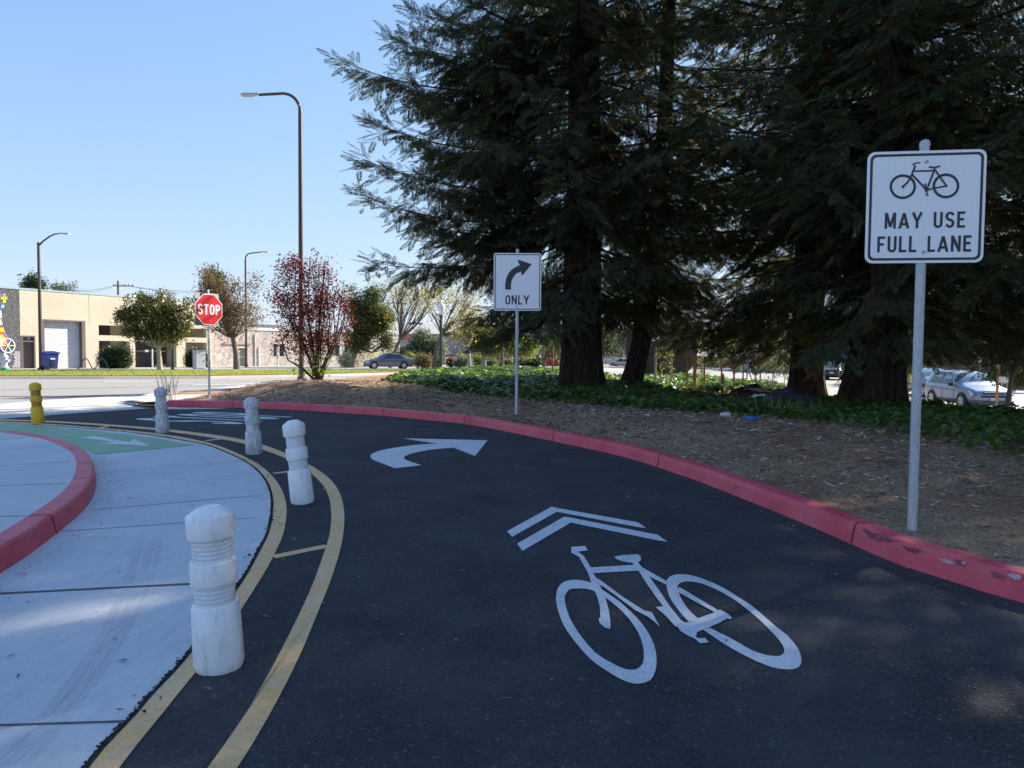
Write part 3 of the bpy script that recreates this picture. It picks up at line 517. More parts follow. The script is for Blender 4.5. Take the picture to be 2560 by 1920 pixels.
for j, i in zip(J, I):
    bed.f.append([off+j*nx+i, off+j*nx+i+1, off+(j+1)*nx+i+1, off+(j+1)*nx+i]); bed.m.append(1 if ((cxm[j, i] < -8.4 and cym[j, i] < 19.6) or (e[j, i] < .55 and cym[j, i] > 17 and cxm[j, i] < 6)) else (2 if cxm[j, i] > 9.5 and cym[j, i] > 9 else 0))
t = NT('gravel'); v = t.co(); c = t.vor(v, 14, out='Color'); sp = t.n('ShaderNodeSeparateColor'); t.l(c, sp.inputs[0]); t.col(t.mix(sp.outputs[0], (.16, .12, .08), (.42, .36, .28))); t.set(Roughness=.95)
bedo = tag(bed.build('planting_bed', ['mulch', 'concrete_pale', 'gravel'], smooth=True), 'mulched earth mound under the redwoods', kind='structure')
tip = MB(); tip.poly([Z(320, 1008.5, .03), Z(372, 993.5, .05), Z(440, 989, .10), Z(470, 1000, .12), Z(419, 1004, .12), Z(394, 1016, .03), Z(355, 1016.3, .03)]); tag(tip.build('island_tip_pavement', 'concrete_pale'), kind='structure')
dm = MB(); dm.poly([Z(u, v, .055) for u, v in [(337, 1008), (385, 1000.3), (400, 1000.3), (396, 1015), (357, 1013.5), (342, 1011)]]); dmo = dm.build('warning_mat', 'truncated_yellow', bedo)
for k in range(11):
    mb = MB(); P = Z(345+k*5, 1011.5+k*.2, .058); Q = Z(353+k*5, 1003-k*.25, .058); d = (Q-P).normalized(); n_ = Vector((-d.y, d.x, 0))*.025; mb.add([P-n_, P+n_, Q+n_, Q-n_], [[0, 1, 2, 3]]); mb.build('groove', 'rusty', dmo)
# ---- far kerb, lawn strip, footway and lots
FKW = []
for i in range(len(FK)-1):
    for k in range(8): q = k/8; FKW.append(onzg(FK[i][0]*(1-q)+FK[i+1][0]*q, FK[i][1]*(1-q)+FK[i+1][1]*q))
mb = MB(); rows = [1.0, 1.004, 1.008, 1.03, 1.1, 1.2, 1.35, 1.5, 1.8, 2.2, 2.8, 4, 9]; n = len(FKW); vs = []
for k, f_ in enumerate(rows):
    for p in FKW:
        x, y = p.x*f_, p.y*f_; vs.append((x, y, float(zg(x, y))+(-.02 if k == 0 else (.11 if k == 1 else .12))))
for j in range(len(rows)-1):
    mb.add([], []); 
    for i in range(n-1): mb.f.append([j*n+i, j*n+i+1, (j+1)*n+i+1, (j+1)*n+i]); mb.m.append(0 if j < 3 else 1)
mb.v = vs; tag(mb.build('footway', ['concrete_kerb_far', 'concrete_walk']), 'footway and forecourts beyond the street, with a tan kerb', kind='structure')
BV = [(-500, 926.5), (0, 927), (260, 926.5), (520, 925.5), (700, 925), (860, 924.5), (980, 924.5), (1100, 923), (1250, 921), (1500, 917)]
gb = []; gf = []
for u in range(-400, 1480, 40):
    vb = np.interp(u, [b[0] for b in BV], [b[1] for b in BV]); vf = np.interp(u, [b[0] for b in FK], [b[1] for b in FK]); a = onzg(u, float(vf)); a = a*1.012; a.z = 0; b = GW(u, float(vb)); gf.append(a); gb.append(b)
mb = MB(); vs = []; m_ = len(gf); nr = 7
for j in range(nr):
    for a, b in zip(gf, gb): p = Vector((a.x, a.y, 0)).lerp(Vector((b.x, b.y, 0)), j/(nr-1)); vs.append((p.x, p.y, zw(p.x, p.y)+.03))
mb.add(vs, [[j*m_+i, j*m_+i+1, (j+1)*m_+i+1, (j+1)*m_+i] for j in range(nr-1) for i in range(m_-1)]); simple('lawn', (.25, .27, .09), .95, 0, .4, 2.5)
tag(mb.build('lawn_strip', 'lawn'), 'bright green lawn strip behind the far kerb', kind='structure')
N = 26000; ii = rng.random(N)*(m_-1.001); jj = rng.random(N); i0 = ii.astype(int); q = (ii-i0)[:, None]; A = np.array([(a.x, a.y) for a in gf]); Bq = np.array([(b.x, b.y) for b in gb])
p0 = A[i0]*(1-q)+A[i0+1]*q; p1 = Bq[i0]*(1-q)+Bq[i0+1]*q; p = p0*(1-jj[:, None])+p1*jj[:, None]; z = zg(p[:, 0], p[:, 1])+.14; h = .03+.06*rng.random(N); dx = rng.normal(0, .04, (N, 2)); wdt = .03
vv = np.zeros((N, 3, 3)); vv[:, 0, 0] = p[:, 0]-wdt; vv[:, 1, 0] = p[:, 0]+wdt; vv[:, :2, 1] = p[:, 1][:, None]; vv[:, :2, 2] = z[:, None]; vv[:, 2, 0] = p[:, 0]+dx[:, 0]; vv[:, 2, 1] = p[:, 1]+dx[:, 1]; vv[:, 2, 2] = z+h
tag(npmesh('grass', vv, 3, ['grass_blade']), 'sunlit green grass growing in the strip behind the far kerb', 'grass', kind='stuff')
# ---- street markings
def gmark(pts, name='street_marking', mat='paint_white_old', dz=.006):
    P = [onzg(u, v) for u, v in pts]; mb = MB(); mb.poly([(p.x, p.y, float(zg(p.x, p.y))-.02+dz+.004) for p in P]); return mb.build(name, mat, ground)
for q in ([(258, 952), (378, 952), (378, 953.6), (258, 953.6)], [(570, 947.5), (660, 947), (662, 948.3), (572, 948.8)], [(480, 961.5), (760, 955.5), (990, 951.5), (990, 953), (760, 957.2), (480, 963.2)], [(560, 964), (640, 961.5), (700, 962), (700, 963.2), (640, 963), (562, 965.5)], [(565, 968), (640, 966), (720, 962.5), (722, 964), (640, 967.8), (566, 969.6)], [(810, 945.5), (900, 944), (902, 945), (812, 946.5)], [(450, 958), (482, 957.5), (484, 958.4), (452, 959)],
          [(-100, 1026), (130, 1018), (260, 1011), (262, 1013), (130, 1020.5), (-100, 1029.5)]):
    gmark(q, dz=.028 if q[0][0] == -100 else .006)
gmark([(-200, 989), (200, 989), (384, 986.3), (384, 986.9), (200, 990), (-200, 990.2)], 'dark_street_line', 'tyre_scuff')  # thin dark line across the street, sharing the kerb scuff colour
# ---- ivy, mulch chips, litter
def scatter(poly, N, seed=0):
    r_ = np.random.default_rng(seed); P = np.array(poly); lo = P.min(0); hi = P.max(0); out = np.zeros((0, 2))
    while len(out) < N:
        q = lo+(hi-lo)*r_.random((N*2, 2)); q = q[inpoly(q[:, 0], q[:, 1], poly)]; out = np.vstack([out, q])
    return out[:N]
def rotm(yaw, pitch, roll):
    cy, sy = np.cos(yaw), np.sin(yaw); cp, sp = np.cos(pitch), np.sin(pitch); c_, s_ = np.cos(roll), np.sin(roll); n = len(yaw); Rm = np.zeros((n, 3, 3))
    Rm[:, 0, 0] = cy*cp; Rm[:, 0, 1] = cy*sp*s_-sy*c_; Rm[:, 0, 2] = cy*sp*c_+sy*s_; Rm[:, 1, 0] = sy*cp; Rm[:, 1, 1] = sy*sp*s_+cy*c_; Rm[:, 1, 2] = sy*sp*c_-cy*s_; Rm[:, 2, 0] = -sp; Rm[:, 2, 1] = cp*s_; Rm[:, 2, 2] = cp*c_
    return Rm
def place(proto, pos, yaw, pitch, roll, sc_):
    Rm = rotm(yaw, pitch, roll); return np.einsum('nij,kj->nki', Rm, proto)*sc_[:, None, None]+pos[:, None, :]
IVF = [(985, 957), (1100, 975), (1200, 990), (1400, 1008), (1500, 1018), (1650, 1028), (1800, 1040), (1950, 1050), (2050, 1065), (2150, 1080), (2300, 1110), (2400, 1130), (2560, 1160), (2750, 1200)]
IV1 = [tuple(G(u, v).xy) for u, v in IVF] + [(10.5, 7), (10.6, 11), (9.8, 13.2), (9.8, 16.5), (8.6, 18.5), (7.4, 19.6), (5.2, 20.4), (4.6, 23.6), (4.2, 30), (0, 31), (-3.2, 28), (-4.2, 23)]
IV2 = [(3.5, 28), (4.8, 24.5), (7.5, 23.5), (10.5, 25), (11.6, 30), (11.8, 38), (9, 42), (6, 38), (3.6, 33)]
leafp = np.array([(0, 0, 0), (.35, .42, .05), (.75, .38, .02), (1.05, 0, -.06), (.75, -.38, .02), (.35, -.42, .05)])
pp = []; 
q = scatter(IV1, 52000, 1); pp.append(q); q2 = scatter(IV2, 22000, 2); pp.append(q2); P2 = np.vstack(pp)
edge_ = dline(P2[:, 0], P2[:, 1], np.array(IV1+[IV1[0]])); hum = .5+.5*np.sin(P2[:, 0]*2.3+1.3*np.sin(P2[:, 1]*1.9))*np.cos(P2[:, 1]*2.7+P2[:, 0]); 
Hh = np.where(np.arange(len(P2)) < 52000, .08+np.minimum(edge_, .5)*.30*(.4+.9*hum), .08+.25*hum); rr = rng.random(len(P2)); zz = zi(P2[:, 0], P2[:, 1])+Hh*np.sqrt(rr)+.01
keep = rng.random(len(P2)) < np.where(np.arange(len(P2)) < 52000, np.clip(.10+edge_*1.3, 0, 1)*np.clip(.35+1.6*hum, 0, 1), .8*(hum > .18)); P2, zz = P2[keep], zz[keep]; n = len(P2); near = np.clip(np.hypot(P2[:, 0], P2[:, 1])/14, .75, 1.6)
iv = place(leafp, np.column_stack([P2, zz]), rng.random(n)*6.28, rng.normal(.35, .35, n), rng.normal(0, .4, n), (.06+.07*rng.random(n))*near)
tag(npmesh('ivy', iv, 6, ['ivy']), 'dark green ivy ground cover beneath the redwoods', 'ivy', kind='stuff')
MU = [(p.x, p.y) for p in offset(KERB, -.2)[6:]] + [(12, 6), (9, 10), (7, 14), (4, 17), (0, 22), (-6, 23), (-8.5, 19)]
chip = np.array([(-.5, -.06, 0), (.1, -.09, .03), (.5, 0, 0), (.1, .09, .03)])
q = scatter(MU, 60000, 5); dd = np.hypot(q[:, 0], q[:, 1]); q = q[rng.random(len(q)) < np.clip(9/dd, .3, 1)]; n = len(q)
ch = place(chip, np.column_stack([q, zi(q[:, 0], q[:, 1])+.006+.012*rng.random(n)]), rng.random(n)*6.28, rng.normal(0, .22, n), rng.normal(0, .5, n), (.03+.07*rng.random(n)**2)*np.clip(np.hypot(q[:, 0], q[:, 1])/7, .8, 1.8))
tag(npmesh('mulch_chips', ch, 4, ['chip']), 'straw coloured wood chips and needles strewn on the bed', 'mulch', kind='stuff')
# litter on the lane and path
LQ = [(-4.2, 2), (3, 2), (2.3, 6), (1.2, 10), (-4, 14), (-6.5, 12), (-4.4, 7)]
q = scatter(LQ, 800, 8); n = len(q); lf = place(np.array([(-.5, 0, 0), (-.1, -.16, .04), (.5, 0, .02), (-.1, .16, .05)]), np.column_stack([q, np.full(n, .012)]), rng.random(n)*6.28, rng.normal(0, .1, n), rng.normal(0, .2, n), .012+.045*rng.random(n)**2.2)
kk = resample(offset(KERB, .10), 300); q2 = np.array([(p.x+rng.normal(0, .05), p.y+rng.normal(0, .05)) for p in kk for _ in range(6) if p.y > 1.5]); mo = resample(offset(MO, .1), 200); q3 = np.array([(p.x+abs(rng.normal(0, .06)), p.y+rng.normal(0, .04)) for p in mo for _ in range(4) if 3 < p.y < 9])
q4 = np.vstack([q2, q3]); n = len(q4); lf2 = place(np.array([(-.5, -.12, 0), (.4, -.15, .04), (.5, .1, .02), (-.3, .16, .05)]), np.column_stack([q4, np.full(n, .012)]), rng.random(n)*6.28, rng.normal(0, .1, n), rng.normal(0, .2, n), .006+.02*rng.random(n)**2)
tag(npmesh('leaf_litter', np.vstack([lf, lf2]), 4, ['litter']), 'tiny dry leaves and twigs scattered over the lane and path', 'leaf litter', kind='stuff')
# asphalt crumbs along the concrete edge
qq = resample(offset(IL3, -.012), 2600); q = np.array([(p.x+rng.normal(0, .004 if rng.random() < .93 else .05)-.004, p.y+rng.normal(0, .004)) for p in qq if p.y < 14]); n = len(q)
cb = place(np.array([(-.5, -.5, 0), (.5, -.5, 0), (.5, .5, .35), (-.5, .5, .5)]), np.column_stack([q, np.full(n, .009)]), rng.random(n)*6.28, rng.normal(0, .3, n), rng.normal(0, .3, n), .005+.012*rng.random(n)**2)
tag(npmesh('asphalt_crumbs', cb, 4, ['rubber']), 'loose black asphalt crumbs along the path edge', 'asphalt crumbs', kind='stuff')
# ================================================================== STREET FURNITURE
def bollard(pos, lean, lean_dir, mat, sheet, label, worn=False, rot=0, name='bollard'):
    root = empty(name, pos, 0, label, 'bollard', 'bollards between the yellow lines')
    ax = Vector((math.cos(lean_dir+math.pi/2), math.sin(lean_dir+math.pi/2), 0)); q = Matrix.Rotation(lean, 4, ax) @ Matrix.Rotation(rot, 4, 'Z'); root.rotation_euler = q.to_euler()
    def lat(prof, nm, m_, rib=0, dent=0, n=40):
        mb = MB(); mb.lathe(prof, n=n); vs = []
        for (x, y, z) in mb.v:
            a = math.atan2(y, x); r = math.hypot(x, y); k = 1 + rib*(math.sin(a*7+1)*.5+.5 > .82 and r > .05)*-1 + dent*math.sin(3*a+z*22)*math.sin(z*31+a) ; vs.append((x*k, y*k, z))
        mb.v = vs; return mb.build(nm, m_, root, smooth=True)
    dn = .011 if worn else .003
    b = lat([(.096, -.005), (.100, .01), (.104, .03), (.102, .15), (.099, .29), (.092, .302), (.083, .304)], 'base', mat, .025, dn, 56)
    lat([(.083, .296), (.083, .40)], 'reflective_band', sheet, 0, dn if worn else 0); lat([(.083, .392), (.093, .397), (.095, .405), (.095, .49), (.093, .498), (.082, .502)], 'collar', mat, 0, dn); lat([(.081, .494), (.081, .61)], 'reflective_band', sheet, 0, dn if worn else 0)
    lat([(.082, .604), (.095, .607), (.098, .615), (.098, .705), (.095, .712), (.045, .748), (.040, .75), (.038, .747)], 'cap', mat, 0, dn*.6)
    return root
def B0(u, v, r=.1): p = Z(u, v, 0); d = Vector((p.x, p.y, 0)).normalized(); return p+d*r*.95
b1_ = bollard(B0(549, 1688), R(3.0), R(180), 'bollard_white', 'reflective_sheet', 'nearest white bollard, tallest in view, with two clean reflective bands', rot=1.0)
b1_.scale = (1, 1, .935)
bollard(B0(757, 1262), R(6.5), R(178), 'bollard_white', 'reflective_sheet', 'white bollard leaning left over the yellow cross bar, second nearest', rot=2.2)
bollard(B0(635.5, 1137), R(2.6), R(180), 'bollard_worn', 'bollard_worn', 'scuffed grey white bollard with crumpled bands, third nearest', True, 3.3)
bollard(B0(407, 1083.5), R(2.4), R(180), 'bollard_worn', 'bollard_worn', 'crumpled white bollard with a bent metal clip, beside the green paint', True, .7)
bollard(B0(95.5, 1059.5), R(3.6), R(178), 'bollard_yellow', 'yellow_sheet', 'yellow bollard leaning at the end of the yellow lines', rot=1.7)
def rrect(w_, h, r, n=6):
    out = []
    for cx_, cy_, a in ((w_/2-r, h/2-r, 0), (-w_/2+r, h/2-r, 90), (-w_/2+r, -h/2+r, 180), (w_/2-r, -h/2+r, 270)): out += [(cx_+r*math.cos(R(a+90*k/n)), cy_+r*math.sin(R(a+90*k/n))) for k in range(n+1)]
    return out
def ring2(mb, outer, inner, y, mi=0):
    n = len(outer); mb.add([(x, y, z) for x, z in outer]+[(x, y, z) for x, z in inner], [[i, (i+1) % n, (i+1) % n+n, i+n] for i in range(n)], mi)
def bolts(par, zs, x=0, y=-.02):
    for z in zs:
        mb = MB(); mb.tube([(x, y, z), (x, y-.006, z)], .011, 10); mb.tube([(x, y-.005, z), (x, y-.010, z)], .006, 6); mb.build('bolt', 'bare_metal', par)
def post_round(par, h, r): mb = MB(); mb.lathe([(r, 0), (r, h), (r*1.08, h), (r*1.08, h+.035), (r*.7, h+.05), (0.001, h+.053)], n=20); return mb.build('post', 'galvanised', par, smooth=False)
def panel(par, w_, h, zc, rad, name='panel', mat='sign_white', y=-.012, th=.004):
    mb = MB(); mb.prism(rrect(w_, h, rad), y-th, y); o = mb.build(name, [mat, 'sign_back'], par); o.data.update()
    for v_ in o.data.vertices: v_.co.z += zc
    return o
def border(par, w_, h, zc, rad, inset, bw, y, mat='sign_black'):
    mb = MB(); ring2(mb, rrect(w_-2*inset, h-2*inset, rad-inset*.6), rrect(w_-2*inset-2*bw, h-2*inset-2*bw, rad-inset*.6-bw*.6), y); mb.v = [(x, yy, z+zc) for x, yy, z in mb.v]; mb.build('border', mat, par)
# --- MAY USE FULL LANE
base = G(2280, 1325); c = W(2317, 506, 4.775); r_ = .031
s1 = empty('lane_use_sign', base, R(-7.7), 'square white sign with bicycle reading MAY USE FULL LANE on a steel post', 'sign')
zc = c.z-base.z; S = .762; post_round(s1, zc+S/2+.03, r_)
pn = panel(s1, S, S, zc, .05, y=-r_-.002); border(pn, S, S, zc, .05, .018, .017, -r_-.0075)
mb = MB(); yf = -r_-.0078
def SF(a, b, k): return Vector((a, yf-k, b))
for tx, zb, hh, gp, al in (('MAY', zc-.145, .110, .16, -1), ('USE', zc-.145, .110, .16, 1), ('FULL', zc-.307, .110, .15, -1), ('LANE', zc-.307, .110, .15, 1)):
    mb = MB(); full_ = text_width('MAY USE' if len(tx) == 3 else 'FULL LANE', gp)*hh; wd_ = text_width(tx, gp)*hh; write(mb, tx, -full_/2 if al < 0 else full_/2-wd_, zb, hh, hh, SF, .155, gp); mb.build('lettering', 'sign_black', pn)
# bicycle pictogram in crop coordinates of the photograph, unit = panel width/1113
mb = MB(); kx = S/1105; 
def BF(x, y, k=0): return Vector(((x-775)*kx, yf-k, zc+S/2-(y-(250-(x-240)*.036))*kx*1.065+.0))
kk = [0]
def rb(p, wd, cl=False):
    kk[0] += .0002; q = kk[0]; mb.ribbon(p, wd, lambda a, b: BF(a, b, q), closed=cl)
for (x, y) in ((560, 566), (961, 553)): rb([(x+112*math.cos(R(a)), y+103*math.sin(R(a))) for a in range(0, 360, 12)], 24, True)
rb([(560, 566), (600, 530), (630, 480), (672, 372)], 18); rb([(718, 344), (672, 347), (650, 358), (668, 376)], 12); rb([(655, 421), (845, 415)], 15); rb([(645, 455), (775, 585)], 18); rb([(785, 590), (850, 405)], 18); rb([(845, 395), (965, 553)], 16); rb([(780, 592), (965, 553)], 15)
rb([(797, 382), (850, 387), (900, 372)], 16); rb([(768, 540), (790, 640)], 13); rb([(755, 538), (782, 538)], 8); rb([(776, 643), (803, 641)], 9); rb([(552, 566), (572, 566)], 26); rb([(955, 553), (972, 553)], 22); rb([(765, 590), (800, 590)], 30)
mb.build('bicycle_symbol', 'sign_black', pn); bolts(pn, (zc+S/2-.075, zc-S/2+.075), .0, yf)
# --- ONLY
base = G(1291, 1036.5); D_ = base.y-.02; c = W(1292.5, 705, D_); Wd = 118*D_/FPX; Hd = 142.2*D_/FPX; r_ = .030
s2 = empty('turn_only_sign', base, R(-1), 'white right turn arrow sign reading ONLY on a steel post in the mulch', 'sign'); zc = c.z-base.z; post_round(s2, zc+Hd/2+.03, r_)
pn = panel(s2, Wd, Hd, zc, .045, y=-r_-.002); border(pn, Wd, Hd, zc, .045, .02, .016, -r_-.0075); yf = -r_-.0078; kx = Wd/426
mb = MB(); mb.poly([(0, 0, 0)]*0 or [Vector(((x-334)*kx, 0, zc+Hd/2-(y-121)*kx)) for x, y in [(225, 447), (277, 447), (277, 400), (283, 365), (300, 330), (325, 302), (368, 284), (368, 308), (371, 316), (379, 316), (386, 311), (462, 219), (345, 181), (336, 184), (336, 193), (353, 222), (350, 231), (315, 246), (280, 270), (250, 305), (232, 350), (225, 395)]]); mb.v = [(x, yf, z) for x, y, z in mb.v]
mb.build('arrow_symbol', 'sign_black', pn)
mb = MB(); hh = 84*kx; wd_ = text_width('ONLY', .14)*hh; write(mb, 'ONLY', -wd_/2, zc+Hd/2-(580-121)*kx, hh, hh, SF, .15, .14); mb.build('lettering', 'sign_black', pn); bolts(pn, (zc+Hd/2-.07, zc-Hd/2+.075), 0, yf)
# --- STOP
base = G(523.5, 996.5); c = W(525, 774, base.y); s3 = empty('stop_sign', base, R(59.5), 'red octagonal STOP sign on a perforated square post at the island tip', 'sign'); zc = c.z-base.z; zt = W(524, 724, base.y).z-base.z
mb = MB(); q = .022; mb.box(-q, q, -q, q, 0, zt); 
mb.build('post', 'galvanised', s3, bevel=.004)
hole = None
for k in range(int((zc-.45)/.07)):
    for s_ in (0, 1):
        if hole is None: mb = MB(); mb.tube([(0, 0, 0), (0, -.0015, 0)], .009, 8); hole = mb.build('hole', 'near_black', s3); h_ = hole
        else: h_ = hole.copy(); COL.objects.link(h_)
        h_.location = (0, -q-.001, .1+k*.07) if s_ == 0 else (-q-.001, 0, .1+k*.07); h_.rotation_euler = (0, 0, 0 if s_ == 0 else R(-90))
ho = .762/2/math.cos(R(22.5)); octo = lambda s_: [(s_*ho*math.cos(R(22.5+45*k)), zc+s_*ho*math.sin(R(22.5+45*k))) for k in range(8)]
mb = MB(); mb.prism(octo(1), -q-.008, -q-.004); pn = mb.build('panel', 'sign_white', s3); mb = MB(); mb.prism(octo(.955), -q-.0095, -q-.0081); mb.build('red_face', 'sign_red', pn)
yf = -q-.0105; mb = MB(); hh = .255; wd_ = text_width('STOP', .14)*hh; write(mb, 'STOP', -wd_/2, zc-hh/2, hh, hh, SF, .17, .14); mb.build('lettering', 'sign_white', pn); bolts(pn, (zc+.28, zc-.28), 0, -q-.0095)
mb = MB(); mb.box(-.34, .34, .05, .054, zc-.40, zc+.41); mb.build('back_sign', 'sign_back', s3)
# --- lamps
def lamp(base, zt, pole_r, arm, label, mat='lamp_brown', group='tall street lamps', dark=0):
    root = empty('street_lamp', base, 0, label, 'street lamp', group)
    mb = MB(); mb.tube([(0, 0, -.1), (0, 0, zt-arm['drop'])] , [pole_r, pole_r*.66], 16); mb.build('pole', mat, root, smooth=True)
    mb = MB(); mb.tube([(0, 0, 0), (0, 0, .25)], pole_r*1.6, 12); mb.build('base_cover', mat, root)
    mb = MB(); pts = arm['pts'](zt); mb.tube(pts, [arm['r']*(1-.25*i/(len(pts)-1)) for i in range(len(pts))], 12); mb.build('arm', mat, root, smooth=True)
    e = Vector(pts[-1]); d = (Vector(pts[-1])-Vector(pts[-2])).normalized(); s_ = arm['s']; mb = MB(); L = .72
    prof = [(0, .05), (.12, .075), (.3, .16), (.62, .17), (.72, .12)]; vs = []
    for x, w_ in prof:
        for yy, zz in ((-w_, -.035), (w_, -.035), (w_*.7, .055), (-w_*.7, .055)): vs.append(e+Vector((s_*x, yy, zz-.01+.03*(x < .3))))
    n = len(prof); fs = [[i*4+k, i*4+(k+1) % 4, (i+1)*4+(k+1) % 4, (i+1)*4+k] for i in range(n-1) for k in range(4)]+[[0, 1, 2, 3], [(n-1)*4+3, (n-1)*4+2, (n-1)*4+1, (n-1)*4]]
    mb.add(vs, fs); mb.build('lamp_head', 'lamp_head', root, bevel=.01); return root
def arm_left(rad, reach):
    def f(zt): return [(0, 0, zt-.9*0-rad-.05)] + [(-rad+rad*math.cos(R(a)), 0, zt-rad+rad*math.sin(R(a))) for a in range(0, 91, 10)] + [(-reach, 0, zt-.06)]
    return f
def onD(u, v, D): p = W(u, v, D); p.z = float(zg(p.x, p.y)); return p
b = onD(754, 958, 30); zt = W(740, 234, 30).z-b.z; lamp(b, zt, .115, dict(drop=.75, pts=arm_left(.7, 1.7), r=.075, s=-1), 'tall dark street lamp rising behind the red leaved tree, its arm curving left')
b = onD(103, 922, 50); zt = W(103, 606, 50).z-b.z
lamp(b, zt, .135, dict(drop=0, pts=lambda z: [(0, 0, z-.25), (.35, 0, z+.1), (.8, 0, z+.42), (1.15, 0, z+.58), (1.45, 0, z+.62)], r=.06, s=1), 'brown street lamp in front of the cream building at far left')
b = onD(616, 920, 68); b.z += .12; zt = W(616, 633, 68).z-b.z
lamp(b, zt, .12, dict(drop=.6, pts=lambda z: [(0, 0, z-.65), (.03, 0, z-.35), (.2, 0, z-.1), (.5, 0, z), (1.5, 0, z+.12)], r=.07, s=1), 'street lamp in front of the stone clad building, arm pointing right')
def acorn(b, zt, label, sc_=1):
    root = empty('globe_lamp', b, 0, label, 'street lamp', 'green posts with globe lamps'); H = zt-.85
    mb = MB(); mb.lathe([(.17, 0), (.17, .12), (.13, .2), (.12, .6), (.145, .66), (.10, .72), (.085, 1.2), (.072, H-.35), (.085, H-.33), (.085, H-.28), (.065, H-.25), (.065, H-.12), (.11, H-.05), (.13, H), (.12, H+.02)], n=16); mb.build('post', 'lamp_green', root, smooth=False)
    mb = MB(); mb.lathe([(.10, H+.02), (.15, H+.08), (.20, H+.24), (.215, H+.38), (.19, H+.52), (.11, H+.62), (.06, H+.66), (.085, H+.69), (.06, H+.76), (.02, H+.84), (.003, H+.85)], n=20); mb.build('globe', 'globe', root, smooth=True); return root
b = onD(1102, 950, 38); acorn(b, W(1102, 748, 38).z-b.z, 'dark green post with a white acorn globe, beside the ivy')
b = onD(433, 922, 50); b.z += .12; acorn(b, 4.5, 'green lamp post half hidden behind the broad leafy tree by the brown doors')
